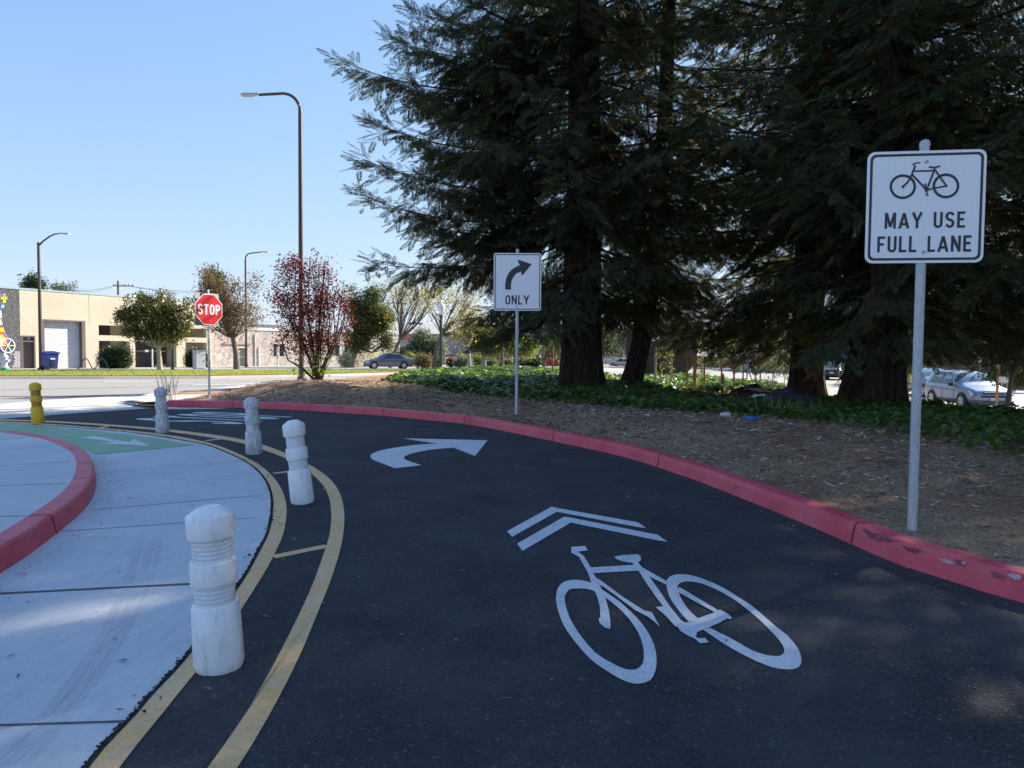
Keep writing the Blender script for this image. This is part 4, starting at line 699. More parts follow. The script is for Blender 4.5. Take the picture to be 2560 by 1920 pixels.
# --- cars
def car(name, L, Wd, H, kind, paint, label, cat='car', group=None, rear=False):
    root = empty(name, (0, 0, 0), 0, label, cat, group); hw = Wd/2
    if kind == 'suv':   # x, zbottom, zbelt, halfwidth, top z, top halfwidth
        st = [(-.5, .42, .95, .80, 1.02, .60), (-.49, .30, 1.0, .93, 1.35, .66), (-.44, .26, 1.02, .98, 1.60, .72), (-.30, .24, 1.03, 1, 1.68, .76), (-.1, .24, 1.02, 1, 1.68, .78), (.06, .24, 1.0, 1, 1.62, .76), (.15, .24, .99, 1, 1.42, .78), (.23, .24, .98, 1, 1.12, .82), (.30, .24, .96, .99, 1.04, .84), (.40, .24, .90, .97, .97, .80), (.465, .26, .78, .92, .86, .74), (.495, .34, .64, .82, .70, .66)]; wr = .345; wx = (-.29, .30)
    else:
        st = [(-.5, .42, .80, .80, .86, .60), (-.49, .28, .90, .93, .98, .68), (-.40, .22, .92, .98, 1.03, .74), (-.30, .20, .92, 1, 1.24, .70), (-.18, .18, .92, 1, 1.42, .66), (-.02, .18, .91, 1, 1.46, .68), (.08, .18, .90, 1, 1.42, .70), (.17, .18, .88, 1, 1.16, .76), (.24, .18, .86, .99, .93, .80), (.36, .18, .78, .97, .84, .78), (.46, .22, .66, .92, .73, .70), (.495, .32, .56, .82, .60, .62)]; wr = .31; wx = (-.29, .31)
    hs = H/(1.68 if kind == 'suv' else 1.46); st = [(x*L, zb*hs, zl*hs, w_*hw, zt_*hs, wt*hw) for x, zb, zl, w_, zt_, wt in st]; mb = MB(); vs = []
    for x, zb, zl, w_, zt_, wt in st:
        half = [(0, zb), (w_*.85, zb), (w_*.97, zb+.10), (w_, (zb+zl)/2+.03), (w_*.985, zl-.06), (w_*.955, zl), (wt+(w_*.955-wt)*.12, zt_-(zt_-zl)*.14), (wt*.93, zt_-.01), (wt*.5, zt_+.012), (0, zt_+.018)]
        vs += [(x, y, z) for y, z in half]+[(x, -y, z) for y, z in half[-2:0:-1]]
    m_ = 18; n = len(st); mb.add(vs, [[i*m_+k, (i+1)*m_+k, (i+1)*m_+(k+1) % m_, i*m_+(k+1) % m_] for i in range(n-1) for k in range(m_)]+[list(range(m_)), list(range((n-1)*m_, n*m_))[::-1]])
    body = mb.build('body', paint, root, smooth=True); sb_ = body.modifiers.new('s', 'SUBSURF'); sb_.levels = sb_.render_levels = 2
    xs_ = [s_[0] for s_ in st]
    def at(x, col): return float(np.interp(x, xs_, [s_[col] for s_ in st]))
    def side(x, t_, s_, o_=.012):
        zl = at(x, 2); zt_ = at(x, 4); w_ = at(x, 3)*.955; wt = at(x, 5)*.95; return Vector((x*1.0, s_*(w_+(wt-w_)*t_+o_), zl+(zt_-zl)*t_*1.0))
    def win(x0, x1, t0, t1, s_, nm, sl0=0, sl1=0):
        mb = MB(); n_ = 7; vs = []
        for i in range(n_):
            for j in range(4): tt = t0+(t1-t0)*j/3; x = x0+(x1-x0)*i/(n_-1)+sl0*tt*(1-i/(n_-1))+sl1*tt*(i/(n_-1)); vs.append(side(x, tt, s_))
        mb.add(vs, [[i*4+j, (i+1)*4+j, (i+1)*4+j+1, i*4+j+1] for i in range(n_-1) for j in range(3)]); return mb.build(nm, 'glass_dark', root, smooth=True)
    for s_ in (1, -1):
        if kind == 'suv': win(-.40*L, -.27*L, .08, .78, s_, 'side_window', .35, 0); win(-.26*L, -.085*L, .08, .86, s_, 'side_window'); win(-.065*L, .135*L, .08, .86, s_, 'side_window', 0, -.55)
        else: win(-.31*L, -.10*L, .08, .84, s_, 'side_window', .35, 0); win(-.085*L, .155*L, .08, .86, s_, 'side_window', 0, -.60)
        for xh in (-.20*L, .02*L): mb = MB(); mb.box(xh-.07, xh+.07, s_*hw*.985-.012, s_*hw*.985+.012, at(xh, 2)-.15, at(xh, 2)-.115); mb.build('door_handle', 'bumper_grey', root)
        for xd in (-.27*L, -.075*L, .155*L): mb = MB(); mb.box(xd-.004, xd+.004, s_*(hw*1.0)-.004, s_*(hw*1.0)+.004, .35, at(xd, 2)-.07); mb.build('door_gap', 'near_black', root)
        mb = MB(); mb.box(.12*L, .12*L+.10, min(s_*hw*.98, s_*(hw+.17)), max(s_*hw*.98, s_*(hw+.17)), at(.12*L, 2)+.0, at(.12*L, 2)+.14); mb.build('mirror', 'plastic_dark', root, bevel=.03)
        mb = MB(); mb.prism([(-.36*L, .24), (.37*L, .24), (.37*L, .40), (-.36*L, .40)], s_*hw*.99-.012, s_*hw*.99+.012); mb.build('sill', 'bumper_grey' if kind == 'suv' else paint, root)
        for xw in wx:
            xw *= L; c0 = s_*(hw-.20); c1 = s_*(hw+.005)
            mb = MB(); mb.tube([(xw, s_*(hw-.3), wr+.02), (xw, s_*(hw+.004), wr+.02)], wr*1.17, 28); mb.build('wheel_arch', 'near_black', root)
            wh = MB(); wh.tube([(xw, c0, wr), (xw, s_*(hw-.01), wr), (xw, s_*(hw+.012), wr)], [wr, wr, wr*.93], 28); wo = wh.build('wheel', 'rubber', root, smooth=False)
            rm = MB(); rm.tube([(xw, c1, wr), (xw, s_*(hw+.018), wr)], wr*.66, 24); rm.build('rim', 'rim', wo)
            if kind == 'suv':
                for k in range(5):
                    a = R(72*k+20); sp = MB(); sp.tube([(xw+wr*.42*math.cos(a), s_*(hw+.017), wr+wr*.42*math.sin(a)), (xw+wr*.42*math.cos(a), s_*(hw+.0205), wr+wr*.42*math.sin(a))], wr*.125, 10); sp.build('rim_hole', 'near_black', wo)
    def top(x0, x1, nm, f_=.93, zo=.012, mat='glass_sky'):
        mb = MB(); vs = []; n_ = 8
        for i in range(n_):
            x = x0+(x1-x0)*i/(n_-1); wt = at(x, 5)*f_; zz = at(x, 4)
            for j in range(7): y = -wt+2*wt*j/6; vs.append((x, y, zz+.02-.022*abs(j-3)/3*1.2+zo))
        mb.add(vs, [[i*7+j, (i+1)*7+j, (i+1)*7+j+1, i*7+j+1] for i in range(n_-1) for j in range(6)]); return mb.build(nm, mat, root, smooth=True)
    top((.075 if kind == 'suv' else .095)*L, (.225 if kind == 'suv' else .22)*L, 'windscreen')
    top(-.485*L if kind == 'suv' else -.37*L, -.455*L if kind == 'suv' else -.20*L, 'rear_window', .9, .015, 'glass_dark')
    # front
    fx = .497*L; k_ = hs
    def fbox(nm, x0, x1, y0, y1, z0, z1, mat): mb = MB(); mb.box(x0, x1, y0, y1, z0*k_, z1*k_); return mb.build(nm, mat, root, bevel=.012)
    if kind == 'suv':
        fbox('upper_grille', fx-.12, fx-.015, -.42, .42, .70, .80, 'grille'); fbox('lower_grille', fx-.10, fx+.005, -.52, .52, .575, .66, 'near_black'); fbox('lower_bumper', fx-.30, fx+.02, -.80, .80, .22, .44, 'bumper_grey')
        fbox('number_plate', fx+.018, fx+.03, -.16, .16, .44, .56, 'plate')
        for s_ in (1, -1):
            mb = MB(); mb.prism([(fx-.62, .86*k_), (fx-.30, .84*k_), (fx-.10, .70*k_), (fx-.16, .655*k_), (fx-.42, .70*k_)], s_*hw*.80, s_*hw*.93); mb.build('headlight', 'headlight', root, bevel=.02)
            fbox('indicator_light', fx+.0, fx+.022, s_*.58-.05, s_*.58+.05, .34, .385, 'amber')
    else:
        fbox('grille', fx-.08, fx+.004, -.36, .36, .50, .60, 'grille'); fbox('bumper_intake', fx-.1, fx+.01, -.55, .55, .24, .34, 'near_black'); fbox('number_plate', fx+.008, fx+.016, -.15, .15, .37, .48, 'plate')
        for s_ in (1, -1): mb = MB(); mb.prism([(fx-.42, .72*k_), (fx-.18, .69*k_), (fx-.06, .60*k_), (fx-.12, .56*k_), (fx-.36, .62*k_)], s_*hw*.72, s_*hw*.93); mb.build('headlight', 'headlight', root, bevel=.02)
    for s_ in (1, -1): fbox('tail_light', -.497*L-.012, -.497*L+.16, s_*hw*.70-.08, s_*hw*.70+.08, (.86 if kind == 'suv' else .70), (1.15 if kind == 'suv' else .84), 'tail_red')
    fbox('rear_plate', -.5*L-.02, -.5*L-.01, -.16, .16, .62, .74, 'plate')
    return root
s = car('suv_car', 4.52, 1.82, 1.68, 'suv', 'car_silverblue', 'silver blue SUV driving towards the camera beyond the tall sign post', 'car')
s.location = (21.0, 32.8, float(zg(21.0, 32.8))-.02); s.rotation_euler = (0, 0, R(-95.5)); SUV = s
sd = car('sedan', 4.5, 1.7, 1.44, 'sedan', 'car_grey', 'grey four door sedan parked beyond the lawn strip', 'car', 'cars parked around the junction')
p = GW(971, 921.5); sd.location = p; sd.rotation_euler = (0, 0, R(180+18))
def recolour(root, paint):
    for ch in root.children:
        if ch.name.startswith('body'): ch.data = ch.data.copy(); ch.data.materials[0] = M(paint)
def more(src, u, v, rz, paint, label, dz=0):
    c_ = copy_tree(src); p = onzg(u, v, .0); c_.location = (p.x, p.y, float(zg(p.x, p.y))+dz); c_.rotation_euler = (0, 0, rz); c_['label'] = label; c_['group'] = 'cars parked around the junction'; recolour(c_, paint); return c_
more(sd, 1556, 917, R(150), 'car_white', 'white car glimpsed between the two thick redwood trunks', 0); more(sd, 1578, 911, R(120), 'car_blue', 'dark blue car behind the white one, between redwood trunks')
more(sd, 2085, 948, R(60), 'car_black', 'black car seen from behind between the right hand trunks'); more(s, 1898, 931, R(170), 'car_lightblue', 'pale blue van shaped vehicle far beyond the staked saplings')
c_ = copy_tree(s); c_.location = (24.6, 42, float(zg(24.6, 42))-.02); c_.rotation_euler = (0, 0, R(-95)); c_['label'] = 'dark car mostly hidden behind the silver blue SUV'; recolour(c_, 'car_grey')
# ================================================================== BUILDINGS
class Fac:
    def __init__(s, P0, P1, back=8):
        s.P = Vector((P0.x, P0.y, 0)); s.t = Vector((P1.x-P0.x, P1.y-P0.y, 0)).normalized(); s.n = Vector((s.t.y, -s.t.x, 0))
    def s_(s, u, o=0):
        d = ray(u, 875); P = s.P + s.n*o; det = d.x*(-s.t.y)-(-s.t.x)*d.y; return (d.x*(P.y)-d.y*(P.x))/( -det) if False else s._solve(d, P)
    def _solve(s, d, P):
        # P + t*a = d*b  (xy)
        a, b = Vector((s.t.x, s.t.y)), Vector((d.x, d.y)); det = -a.x*b.y+b.x*a.y; return (P.x*b.y-b.x*P.y)/det if det else 0
    def z_(s, u, v, o=0):
        a = s.s_(u, o); p = s.P+s.t*a+s.n*o; d = ray(u, v); k = p.y/d.y; return CAMH+d.z*k
    def T(s): return lambda p: Vector((s.P.x+s.t.x*p.x+s.n.x*p.y, s.P.y+s.t.y*p.x+s.n.y*p.y, p.z))
    def box(s, mb, s0, s1, o0, o1, z0, z1, mi=0): mb.box(s0, s1, o0, o1, z0, z1, mi, T=s.T())
def part(name, mat, par, boxes, F, bevel=0):
    mb = MB()
    for b in boxes: F.box(mb, *b)
    return mb.build(name, mat, par, bevel=bevel)
def XY(u, D): p = W(u, 875, D); return Vector((p.x, p.y, 0))
# ---- cream building
F = Fac(XY(0, 52), XY(335, 61)); S_ = F.s_; sm = S_(51.5)
cb = empty('cream_building', (0, 0, 0), 0, 'long cream stucco building with a roller door and dark brown recessed entrance', 'building')
sd0, sd1 = S_(54), S_(88.5); sg0, sg1 = S_(102), S_(214); so0, so1 = S_(247.5), S_(517); sE = S_(531); sp0, sp1 = S_(325), S_(338); sq0, sq1 = S_(441), S_(464)
ztop = F.z_(150, 731); zgar = F.z_(160, 800); zdoor = F.z_(70, 839); zb = -.9; zo1 = F.z_(290, 814); zo0 = F.z_(290, 839); zl1 = F.z_(290, 852.5)
part('wall', 'stucco', cb, [(sm, sd0, -.5, 0, zb, ztop), (sd0, sd1, -.5, 0, zdoor, ztop), (sd1, sg0, -.5, 0, zb, ztop), (sg0, sg1, -.5, 0, zgar, ztop), (sg1, so0, -.5, 0, zb, ztop), (so0, so1, -.5, 0, zo1, ztop), (so0, so1, -.5, 0, zl1, zo0), (sp0, sp1, -.5, 0, zb, zl1), (sq0, sq1, -.5, 0, zb, zl1), (so1, sE, -.5, 0, zb, ztop), (sE-.3, sE, -9, -.5, zb, ztop)], F)
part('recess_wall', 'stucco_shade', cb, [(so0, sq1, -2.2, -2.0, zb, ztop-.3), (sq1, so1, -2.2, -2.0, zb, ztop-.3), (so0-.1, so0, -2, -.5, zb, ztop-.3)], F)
part('dark_panel', 'dark_brown', cb, [(so0, S_(275, -2), -1.99, -1.95, zb, ztop-.4)], F); part('entrance', 'dark_brown', cb, [(sp1, sq0, -1.5, -1.4, zb, zl1), ], F)
ds = [(sp1+.9, sp1+.93), ((sp1+sq0)/2-.015, (sp1+sq0)/2+.015), (sq0-.9, sq0-.87)]
for a, b in ds: part('door_gap', 'near_black', cb, [(a, b, -1.4, -1.395, zb, zl1-.1)], F)
part('notice', 'trim_white', cb, [(S_(362, -1.4), S_(371, -1.4), -1.395, -1.385, F.z_(366, 881, -1.4), F.z_(366, 874, -1.4))], F)
zG = zw(*(F.P+F.t*sg0).xy)
rd = part('roller_door', 'roller_door', cb, [(sg0+.28, sg1-.28, -.42, -.36, zb, zgar-.12)], F)
part('door_frame', 'brown_paint', cb, [(sg0, sg0+.28, -.45, .03, zb, zgar), (sg1-.28, sg1, -.45, .03, zb, zgar), (sg0+.28, sg1-.28, -.45, .03, zgar-.12, zgar)], F)
d_ = part('door', 'brown_paint', cb, [(sd0+.1, sd1-.1, -.30, -.24, zb, F.z_(70, 855))], F); part('door_frame', 'brown_paint', d_, [(sd0, sd0+.1, -.32, .03, zb, zdoor), (sd1-.1, sd1, -.32, .03, zb, zdoor), (sd0+.1, sd1-.1, -.32, .03, zdoor-.1, zdoor), (sd0+.1, sd1-.1, -.30, .0, F.z_(70, 855), F.z_(70, 855)+.1)], F); part('transom_window', 'glass_dark', d_, [(sd0+.1, sd1-.1, -.28, -.26, F.z_(70, 855)+.1, zdoor-.1)], F)
part('door_sticker', 'pale_blue_wall', d_, [(sd0+.5, sd0+.8, -.25, -.245, F.z_(70, 855)+.16, F.z_(70, 855)+.40)], F)
part('roof', 'roof_metal', cb, [(sm-12, sE, -.6, .03, ztop+.003, ztop+.14), (sm-12, sE, -9, -.6, ztop-.2, ztop+.02)], F)
part('control_joint', 'groove', cb, [(S_(224), S_(224)+.02, .0, .004, zgar-.4, ztop)], F)
# mural wing
mw = empty('mural_wall', (0, 0, 0), 0, 'dark wall with a colourful mural of a wheel and ankh at far left', 'wall'); zm = ztop+.0
ww = part('wall', 'mural_wall', mw, [(sm-12, sm, -.5, -.01, zb, zm)], F)
def mshape(pts, mat, k, nm='painted_shape'):
    mb = MB(); T = F.T(); mb.add([T(Vector((F.s_(u), -.01+.004*k, F.z_(u, v)))) for u, v in pts], [list(range(len(pts)))[::-1]]); mb.build(nm, mat, mw)
def circ(u, v, ru, rv, n=24, a0=0, a1=360): return [(u+ru*math.cos(R(a0+(a1-a0)*i/n)), v+rv*math.sin(R(a0+(a1-a0)*i/n))) for i in range(n+(a1-a0 != 360))]
def mribbon(pts, wd, mat, k, cl=False, nm='painted_shape'):
    mb = MB(); T = F.T(); mb.ribbon(pts, wd, lambda a, b: T(Vector((F.s_(a), -.01+.004*k, F.z_(a, b)))), closed=cl); mb.build(nm, mat, mw)
# rainbow, wheel, ankh, zig-zag
for k, (ru, rv, mt) in enumerate(((24, 24, 'mural_blue'), (21, 21, 'mural_red'), (17.5, 18, 'mural_orange'), (13, 14, 'mural_yellow'), (8, 9, 'mural_white'))): mshape(circ(0, 851, ru, rv, 20, -90, 90)+[(-20, 851+rv), (-20, 851-rv)], mt, k+1)
for k, (u0, u1, v0, v1, mt) in enumerate(((-10, 8, 798, 812, 'mural_white'), (-10, 11, 812, 822, 'mural_red'), (-10, 13, 819, 830, 'mural_yellow'))): mshape([(u0, v0), (u1-4, v0), (u1, v1), (u0, v1)], mt, k+6)
mribbon(circ(19.5, 864, 17.5, 17.5, 28), 2.6, 'mural_white', 9, True, 'painted_wheel')
for k in range(3): a = R(60*k); mribbon([(19.5-16.5*math.cos(a), 864-16.5*math.sin(a)), (19.5+16.5*math.cos(a), 864+16.5*math.sin(a))], 1.7, 'mural_white', 10+k, nm='painted_wheel')
mshape(circ(19.5, 864, 3, 3, 12), 'mural_yellow', 14)
mribbon(circ(14, 738, 2.8, 3.6, 14), 1.7, 'mural_yellow', 1, True, 'painted_ankh'); mshape([(6, 741), (12, 744), (16, 744), (21.5, 741), (21, 749), (16, 747.5), (18.5, 757), (9.5, 757), (12, 747.5), (6, 749)], 'mural_yellow', 2, 'painted_ankh')
mribbon([(12, 759), (9, 767), (2, 775), (-6, 780)], 5.5, 'mural_blue', 1); mribbon([(11, 763), (8, 768)], 5.6, 'mural_white', 2); mshape([(-6, 728), (3, 729), (8, 736), (6, 742), (-2, 746), (-6, 744)], 'mural_purple', 1); mshape([(-6, 752), (2, 751), (1, 756), (-6, 758)], 'mural_red', 2); mshape([(-4, 779), (6, 776), (7, 797), (-4, 790)], 'trim_white', 1)
for k in range(5): mribbon([(-8+k*8, 888), (-3+k*8, 893), (-8+k*8, 898), (-3+k*8, 903)], 2.4, 'mural_purple', 1+k % 2)
rj2 = random.Random(5)
for r_i in range(15):
    v = 879+r_i*2.7; u = 34+rj2.uniform(0, 4)-(6 if r_i > 12 else 0)-(12 if r_i == 2 else 0)
    while u < 49:
        L_ = rj2.uniform(1.6, 4.5); mshape([(u, v), (min(u+L_, 50), v+.1), (min(u+L_, 50), v+1.3), (u, v+1.2)], 'mural_white', 3, 'painted_lettering'); u += L_+.7
# ---- stone building
F2 = Fac(XY(531, 72), XY(985, 93)); S2 = F2.s_; st = empty('stone_building', (0, 0, 0), 0, 'low building clad in pale cracked stone with a glazed door', 'building'); zt = F2.z_(640, 826); a0, a1 = F2.s_(531), F2.s_(1000)
dd0, dd1 = S2(592), S2(617); w0, w1 = S2(681), S2(714); x0, x1 = S2(822), S2(888); zd = F2.z_(604, 867); zw1 = F2.z_(697, 858); zw0 = F2.z_(697, 893)
part('wall', 'cracked_stone', st, [(a0, dd0, -.4, 0, -1.5, zt), (dd0, dd1, -.4, 0, zd, zt), (dd1, w0, -.4, 0, -1.5, zt), (w0, w1, -.4, 0, zw1, zt), (w0, w1, -.4, 0, -1.5, zw0), (w1, x0, -.4, 0, -1.5, zt), (x0, x1, -.4, 0, zw1, zt), (x0, x1, -.4, 0, -1.5, zw0), (x1, a1, -.4, 0, -1.5, zt)], F2)
part('parapet', 'trim_white', st, [(a0, a1, -.6, .06, zt+.002, zt+.32)], F2); part('roof', 'grey_roof', st, [(a0, a1, -12, -.6, zt-.1, zt+.2)], F2)
d_ = part('door', 'door_grey', st, [(dd0+.12, dd1-.12, -.2, -.15, -1.5, zd-.12)], F2); part('door_frame', 'trim_white', d_, [(dd0, dd0+.12, -.25, .04, -1.5, zd), (dd1-.12, dd1, -.25, .04, -1.5, zd), (dd0+.12, dd1-.12, -.25, .04, zd-.12, zd), (dd0+.12, dd1-.12, -.15, -.13, F2.z_(604, 893), F2.z_(604, 893)+.08)], F2)
part('sticker', 'mural_yellow', d_, [(dd0+.25, dd0+.5, -.15, -.14, F2.z_(604, 880), F2.z_(604, 875))], F2); part('door_canopy', 'stake_pale', st, [(dd0-1.4, dd1+.5, .0, .12, zd+.25, zd+.5)], F2)
for (p, q) in ((w0, w1), (x0, (x0+x1)/2-.2), ((x0+x1)/2+.2, x1)):
    wn = part('window', 'glass_dark', st, [(p, q, -.3, -.25, zw0, zw1)], F2); part('window_frame', 'trim_white', wn, [(p, p+.1, -.25, .02, zw0, zw1), (q-.1, q, -.25, .02, zw0, zw1), (p+.1, q-.1, -.25, .02, zw0, zw0+.08), (p+.1, q-.1, -.25, .02, zw1-.08, zw1), ((p+q)/2-.04, (p+q)/2+.04, -.25, .0, zw0+.08, zw1-.08)], F2)
for u in (637, 646): part('downpipe', 'trim_white', st, [(S2(u), S2(u)+.09, .0, .09, -1.0, zt-.4 if u == 637 else zd)], F2)
part('roof_vent', 'trim_white', st, [(S2(636), S2(643), -2, -1.6, zt+.2, F2.z_(640, 812)), (S2(633), S2(646), -2.1, -1.5, F2.z_(640, 812), F2.z_(640, 808))], F2); part('roof_unit', 'cloth_grey', st, [(S2(664), S2(740), -4, -2, zt+.2, F2.z_(700, 811))], F2)
for u in (656, 660, 668): part('chimney_pipe', 'cloth_grey', st, [(S2(u), S2(u+2), -3, -2.8, zt+.2, F2.z_(u, 800))], F2)
# ---- design shop, grey hall, red wall
F3 = Fac(XY(900, 108), XY(1130, 112)); S3 = F3.s_; Z3 = lambda v: F3.z_(1010, v); db = empty('design_shop', (0, 0, 0), 0, 'orange brick shop with a tan canopy lettered DESIGN and a white tent roof', 'building')
b0, b1 = S3(955), S3(1066); part('wall', 'orange_brick', db, [(b0, b1, -6, 0, -2, Z3(836))], F3)
cn = part('canopy', 'tan_fascia', db, [(S3(985), b1, 0, 1.8, Z3(868), Z3(850))], F3); T3 = F3.T(); mb = MB(); h2 = Z3(859)-Z3(865.5)
xx = write(mb, 'ELEY', S3(992.5), Z3(865), h2*.8, h2*.8, lambda a, b, k: T3(Vector((a, 1.82+k, b))), .2, .5); mb.build('canopy_lettering', 'trim_white', cn); mb = MB(); write(mb, 'DESIGN', xx+h2*.3, Z3(866), h2*1.15, h2*1.15, lambda a, b, k: T3(Vector((a, 1.82+k, b))), .2, .3); mb.build('canopy_lettering', 'trim_white', cn)
part('entrance', 'near_black', db, [(S3(1000), S3(1022), .0, .05, -2, Z3(868)), (S3(1038), S3(1055), .0, .05, -2, Z3(882))], F3)
mb = MB(); T3 = F3.T(); c_ = (S3(965)); mb.add([T3(Vector(p)) for p in [(b0-3, .5, Z3(836)), (b1-3.5, .5, Z3(836)), (b1-3.5, -8, Z3(836)), (b0-3, -8, Z3(836)), (c_, -4, Z3(815))]], [[0, 1, 4], [1, 2, 4], [2, 3, 4], [3, 0, 4], [3, 2, 1, 0]]); mb.build('tent_roof', 'trim_white', db)
F4 = Fac(XY(960, 128), XY(1500, 134)); S4 = F4.s_; Z4 = lambda v: F4.z_(1150, v); gh = empty('grey_hall', (0, 0, 0), 0, 'big grey hall with a sloping roof behind the trees', 'building'); g0, g1 = S4(985), S4(1500)
part('wall', 'grey_wall', gh, [(g0, g1, -20, 0, -3, Z4(835))], F4); mb = MB(); T4 = F4.T(); mb.add([T4(Vector(p)) for p in [(g0-1, 1, Z4(836)), (g1+1, 1, Z4(836)), (g1+1, -10, Z4(804)), (g0-1, -10, Z4(804)), (g0-1, -21, Z4(836)), (g1+1, -21, Z4(836))]], [[0, 1, 2, 3], [3, 2, 5, 4], [0, 3, 4], [1, 5, 2]]); mb.build('roof', 'grey_roof', gh)
for u in (1138, 1215, 1300): part('pilaster', 'grey_roof', gh, [(S4(u), S4(u+3), 0, .3, -3, Z4(836))], F4)
for u in (1148, 1260): part('downpipe', 'trim_white', gh, [(S4(u), S4(u+1), 0, .2, -3, Z4(836))], F4)
mb = MB(); mb.add([T4(Vector(p)) for p in [(S4(1022), -8.6, Z4(806.8)), (S4(1060), -8.6, Z4(806.8)), (S4(1060), -10.4, Z4(802)), (S4(1022), -10.4, Z4(802))]], [[0, 1, 2, 3]]); mb.build('roof_vent', 'near_black', gh)
F5 = Fac(XY(1066, 112), XY(1480, 104)); S5 = F5.s_; rw = empty('red_wall', (0, 0, 0), 0, 'long low red wall beyond the shrubs', 'wall'); Z5 = lambda v: F5.z_(1200, v)
part('wall', 'red_wall', rw, [(S5(1066), S5(1480), -.3, 0, -2.5, Z5(887.5))], F5); part('coping', 'tan_fascia', rw, [(S5(1066), S5(1480), -.35, .05, Z5(887.5)+.003, Z5(885.5))], F5); part('window', 'near_black', rw, [(S5(1157), S5(1172), 0, .04, Z5(903), Z5(889))], F5)
# ---- far row and right side buildings
def blockb(name, u0, u1, D, v0, mats, label, wins=0, zb_=-3, depth=12, D1=None):
    Fx = Fac(XY(u0, D), XY(u1, D1 or D)); r_ = empty(name, (0, 0, 0), 0, label, 'building'); s0, s1 = Fx.s_(u0), Fx.s_(u1); zt_ = Fx.z_((u0+u1)/2, v0); part('wall', mats[0], r_, [(s0, s1, -depth, 0, zb_, zt_)], Fx); part('roof', mats[1], r_, [(s0-.4, s1+.4, -depth-.4, .4, zt_+.002, zt_+.3)], Fx)
    for k in range(wins):
        a = s0+(s1-s0)*(k+.25)/wins; b = a+(s1-s0)*.5/wins; wn = part('window', 'glass_dark', r_, [(a, b, 0, .03, zt_-1.9, zt_-.8)], Fx); part('window_frame', 'trim_white', wn, [(a-.1, a, 0, .08, zt_-2, zt_-.7), (b, b+.1, 0, .08, zt_-2, zt_-.7), (a, b, 0, .08, zt_-.8, zt_-.7), (a, b, 0, .08, zt_-2, zt_-1.9)], Fx)
    return r_
blockb('shop_house', 1370, 1450, 98, 862, ('red_wall', 'brown_brick'), 'red building with a pale porch beside the staked saplings', 3)
blockb('warehouse', 1480, 1700, 140, 868, ('trim_white', 'grey_roof'), 'pale warehouse far away between the redwood trunks', 5); blockb('warehouse', 1720, 1900, 120, 895, ('stake_pale', 'grey_roof'), 'tan low building across the far street behind the saplings', 4)
blockb('office_building', 1905, 2105, 95, 880, ('grey_wall', 'grey_roof'), 'grey building glimpsed beneath the redwood branches', 4); blockb('office_building', 2180, 2330, 80, 822, ('pale_blue_wall', 'tan_fascia'), 'pale blue building between the thick trunk and the tall sign post', 3)
blockb('brick_house', 2420, 2720, 62, 893, ('brown_brick', 'brown_paint'), 'brown brick house behind the wooden fence', 6, -2)
# ---- fence
fe = empty('wooden_fence', (0, 0, 0), 0, 'brown board fence with a metal rail on top, behind the SUV', 'fence'); F6 = Fac(XY(2240, 52), XY(2760, 50)); q0, q1 = F6.s_(2240), F6.s_(2760); ztf = .62
mb = MB(); k = 0; x = q0; rf = random.Random(4)
while x < q1: F6.box(mb, x, x+.135, 0, .02+.012*(k % 2), -1.3, ztf-rf.uniform(0, .04)); x += .145; k += 1
mb.build('boards', 'fence_wood', fe); mb = MB(); x = q0
while x < q1: F6.box(mb, x, x+.02, -.05, -.03, ztf, ztf+.34); x += .3
F6.box(mb, q0, q1, -.055, -.025, ztf+.34, ztf+.38); mb.build('rail', 'lamp_steel', fe)
x = q0
while x < q1: part('post', 'lamp_steel', fe, [(x, x+.09, -.12, -.06, -1.3, ztf+.48)], F6); x += 2.4
# ================================================================== SMALL THINGS
def bx(name, mat, par, x0, x1, y0, y1, z0, z1, bev=.0): mb = MB(); mb.box(x0, x1, y0, y1, z0, z1); return mb.build(name, mat, par, bevel=bev)
p = GW(126, 926); p = Vector((p.x*1.02, p.y*1.02, zw(p.x, p.y))); bn = empty('recycling_bin', p, R(55), 'blue wheeled recycling bin in front of the roller door', 'bin')
mb = MB(); vs = [(-.34, -.34, .08), (.34, -.34, .08), (.34, .34, .08), (-.34, .34, .08), (-.42, -.42, 1.1), (.42, -.42, 1.1), (.42, .42, 1.1), (-.42, .42, 1.1)]; mb.add(vs, [[0, 3, 2, 1], [4, 5, 6, 7], [0, 1, 5, 4], [1, 2, 6, 5], [2, 3, 7, 6], [3, 0, 4, 7]]); mb.build('body', 'blue_bin', bn, bevel=.04)
mb = MB(); mb.prism([(-.46, 1.1), (.48, 1.1), (.44, 1.2), (.0, 1.27), (-.42, 1.2)], -.46, .46); mb.build('lid', 'blue_bin', bn, bevel=.03)
for s_ in (-1, 1): mb = MB(); mb.tube([(-.33, s_*.36, .15), (-.33, s_*.42, .15)], .15, 16); mb.build('wheel', 'rubber', bn)
bx('slot_label', 'mural_white', bn, -.15, .15, -.435, -.415, .72, .80); bx('slot', 'near_black', bn, -.12, .12, -.41, -.38, .3, .7); bn.scale = (.95, .95, 1.0)
p = GW(498, 923); cbn = empty('utility_cabinet', p, R(45), 'pale grey utility cabinet on the lawn beside the round hedge', 'cabinet'); bx('body', 'cabinet', cbn, -.38, .38, -.3, .3, 0, 1.45, .02); bx('lid', 'cabinet', cbn, -.42, .42, -.34, .34, 1.45, 1.5, .01); bx('door', 'trim_white', cbn, -.33, .33, -.318, -.302, .1, 1.35); bx('lock', 'near_black', cbn, .2, .26, -.33, -.318, .6, .7)
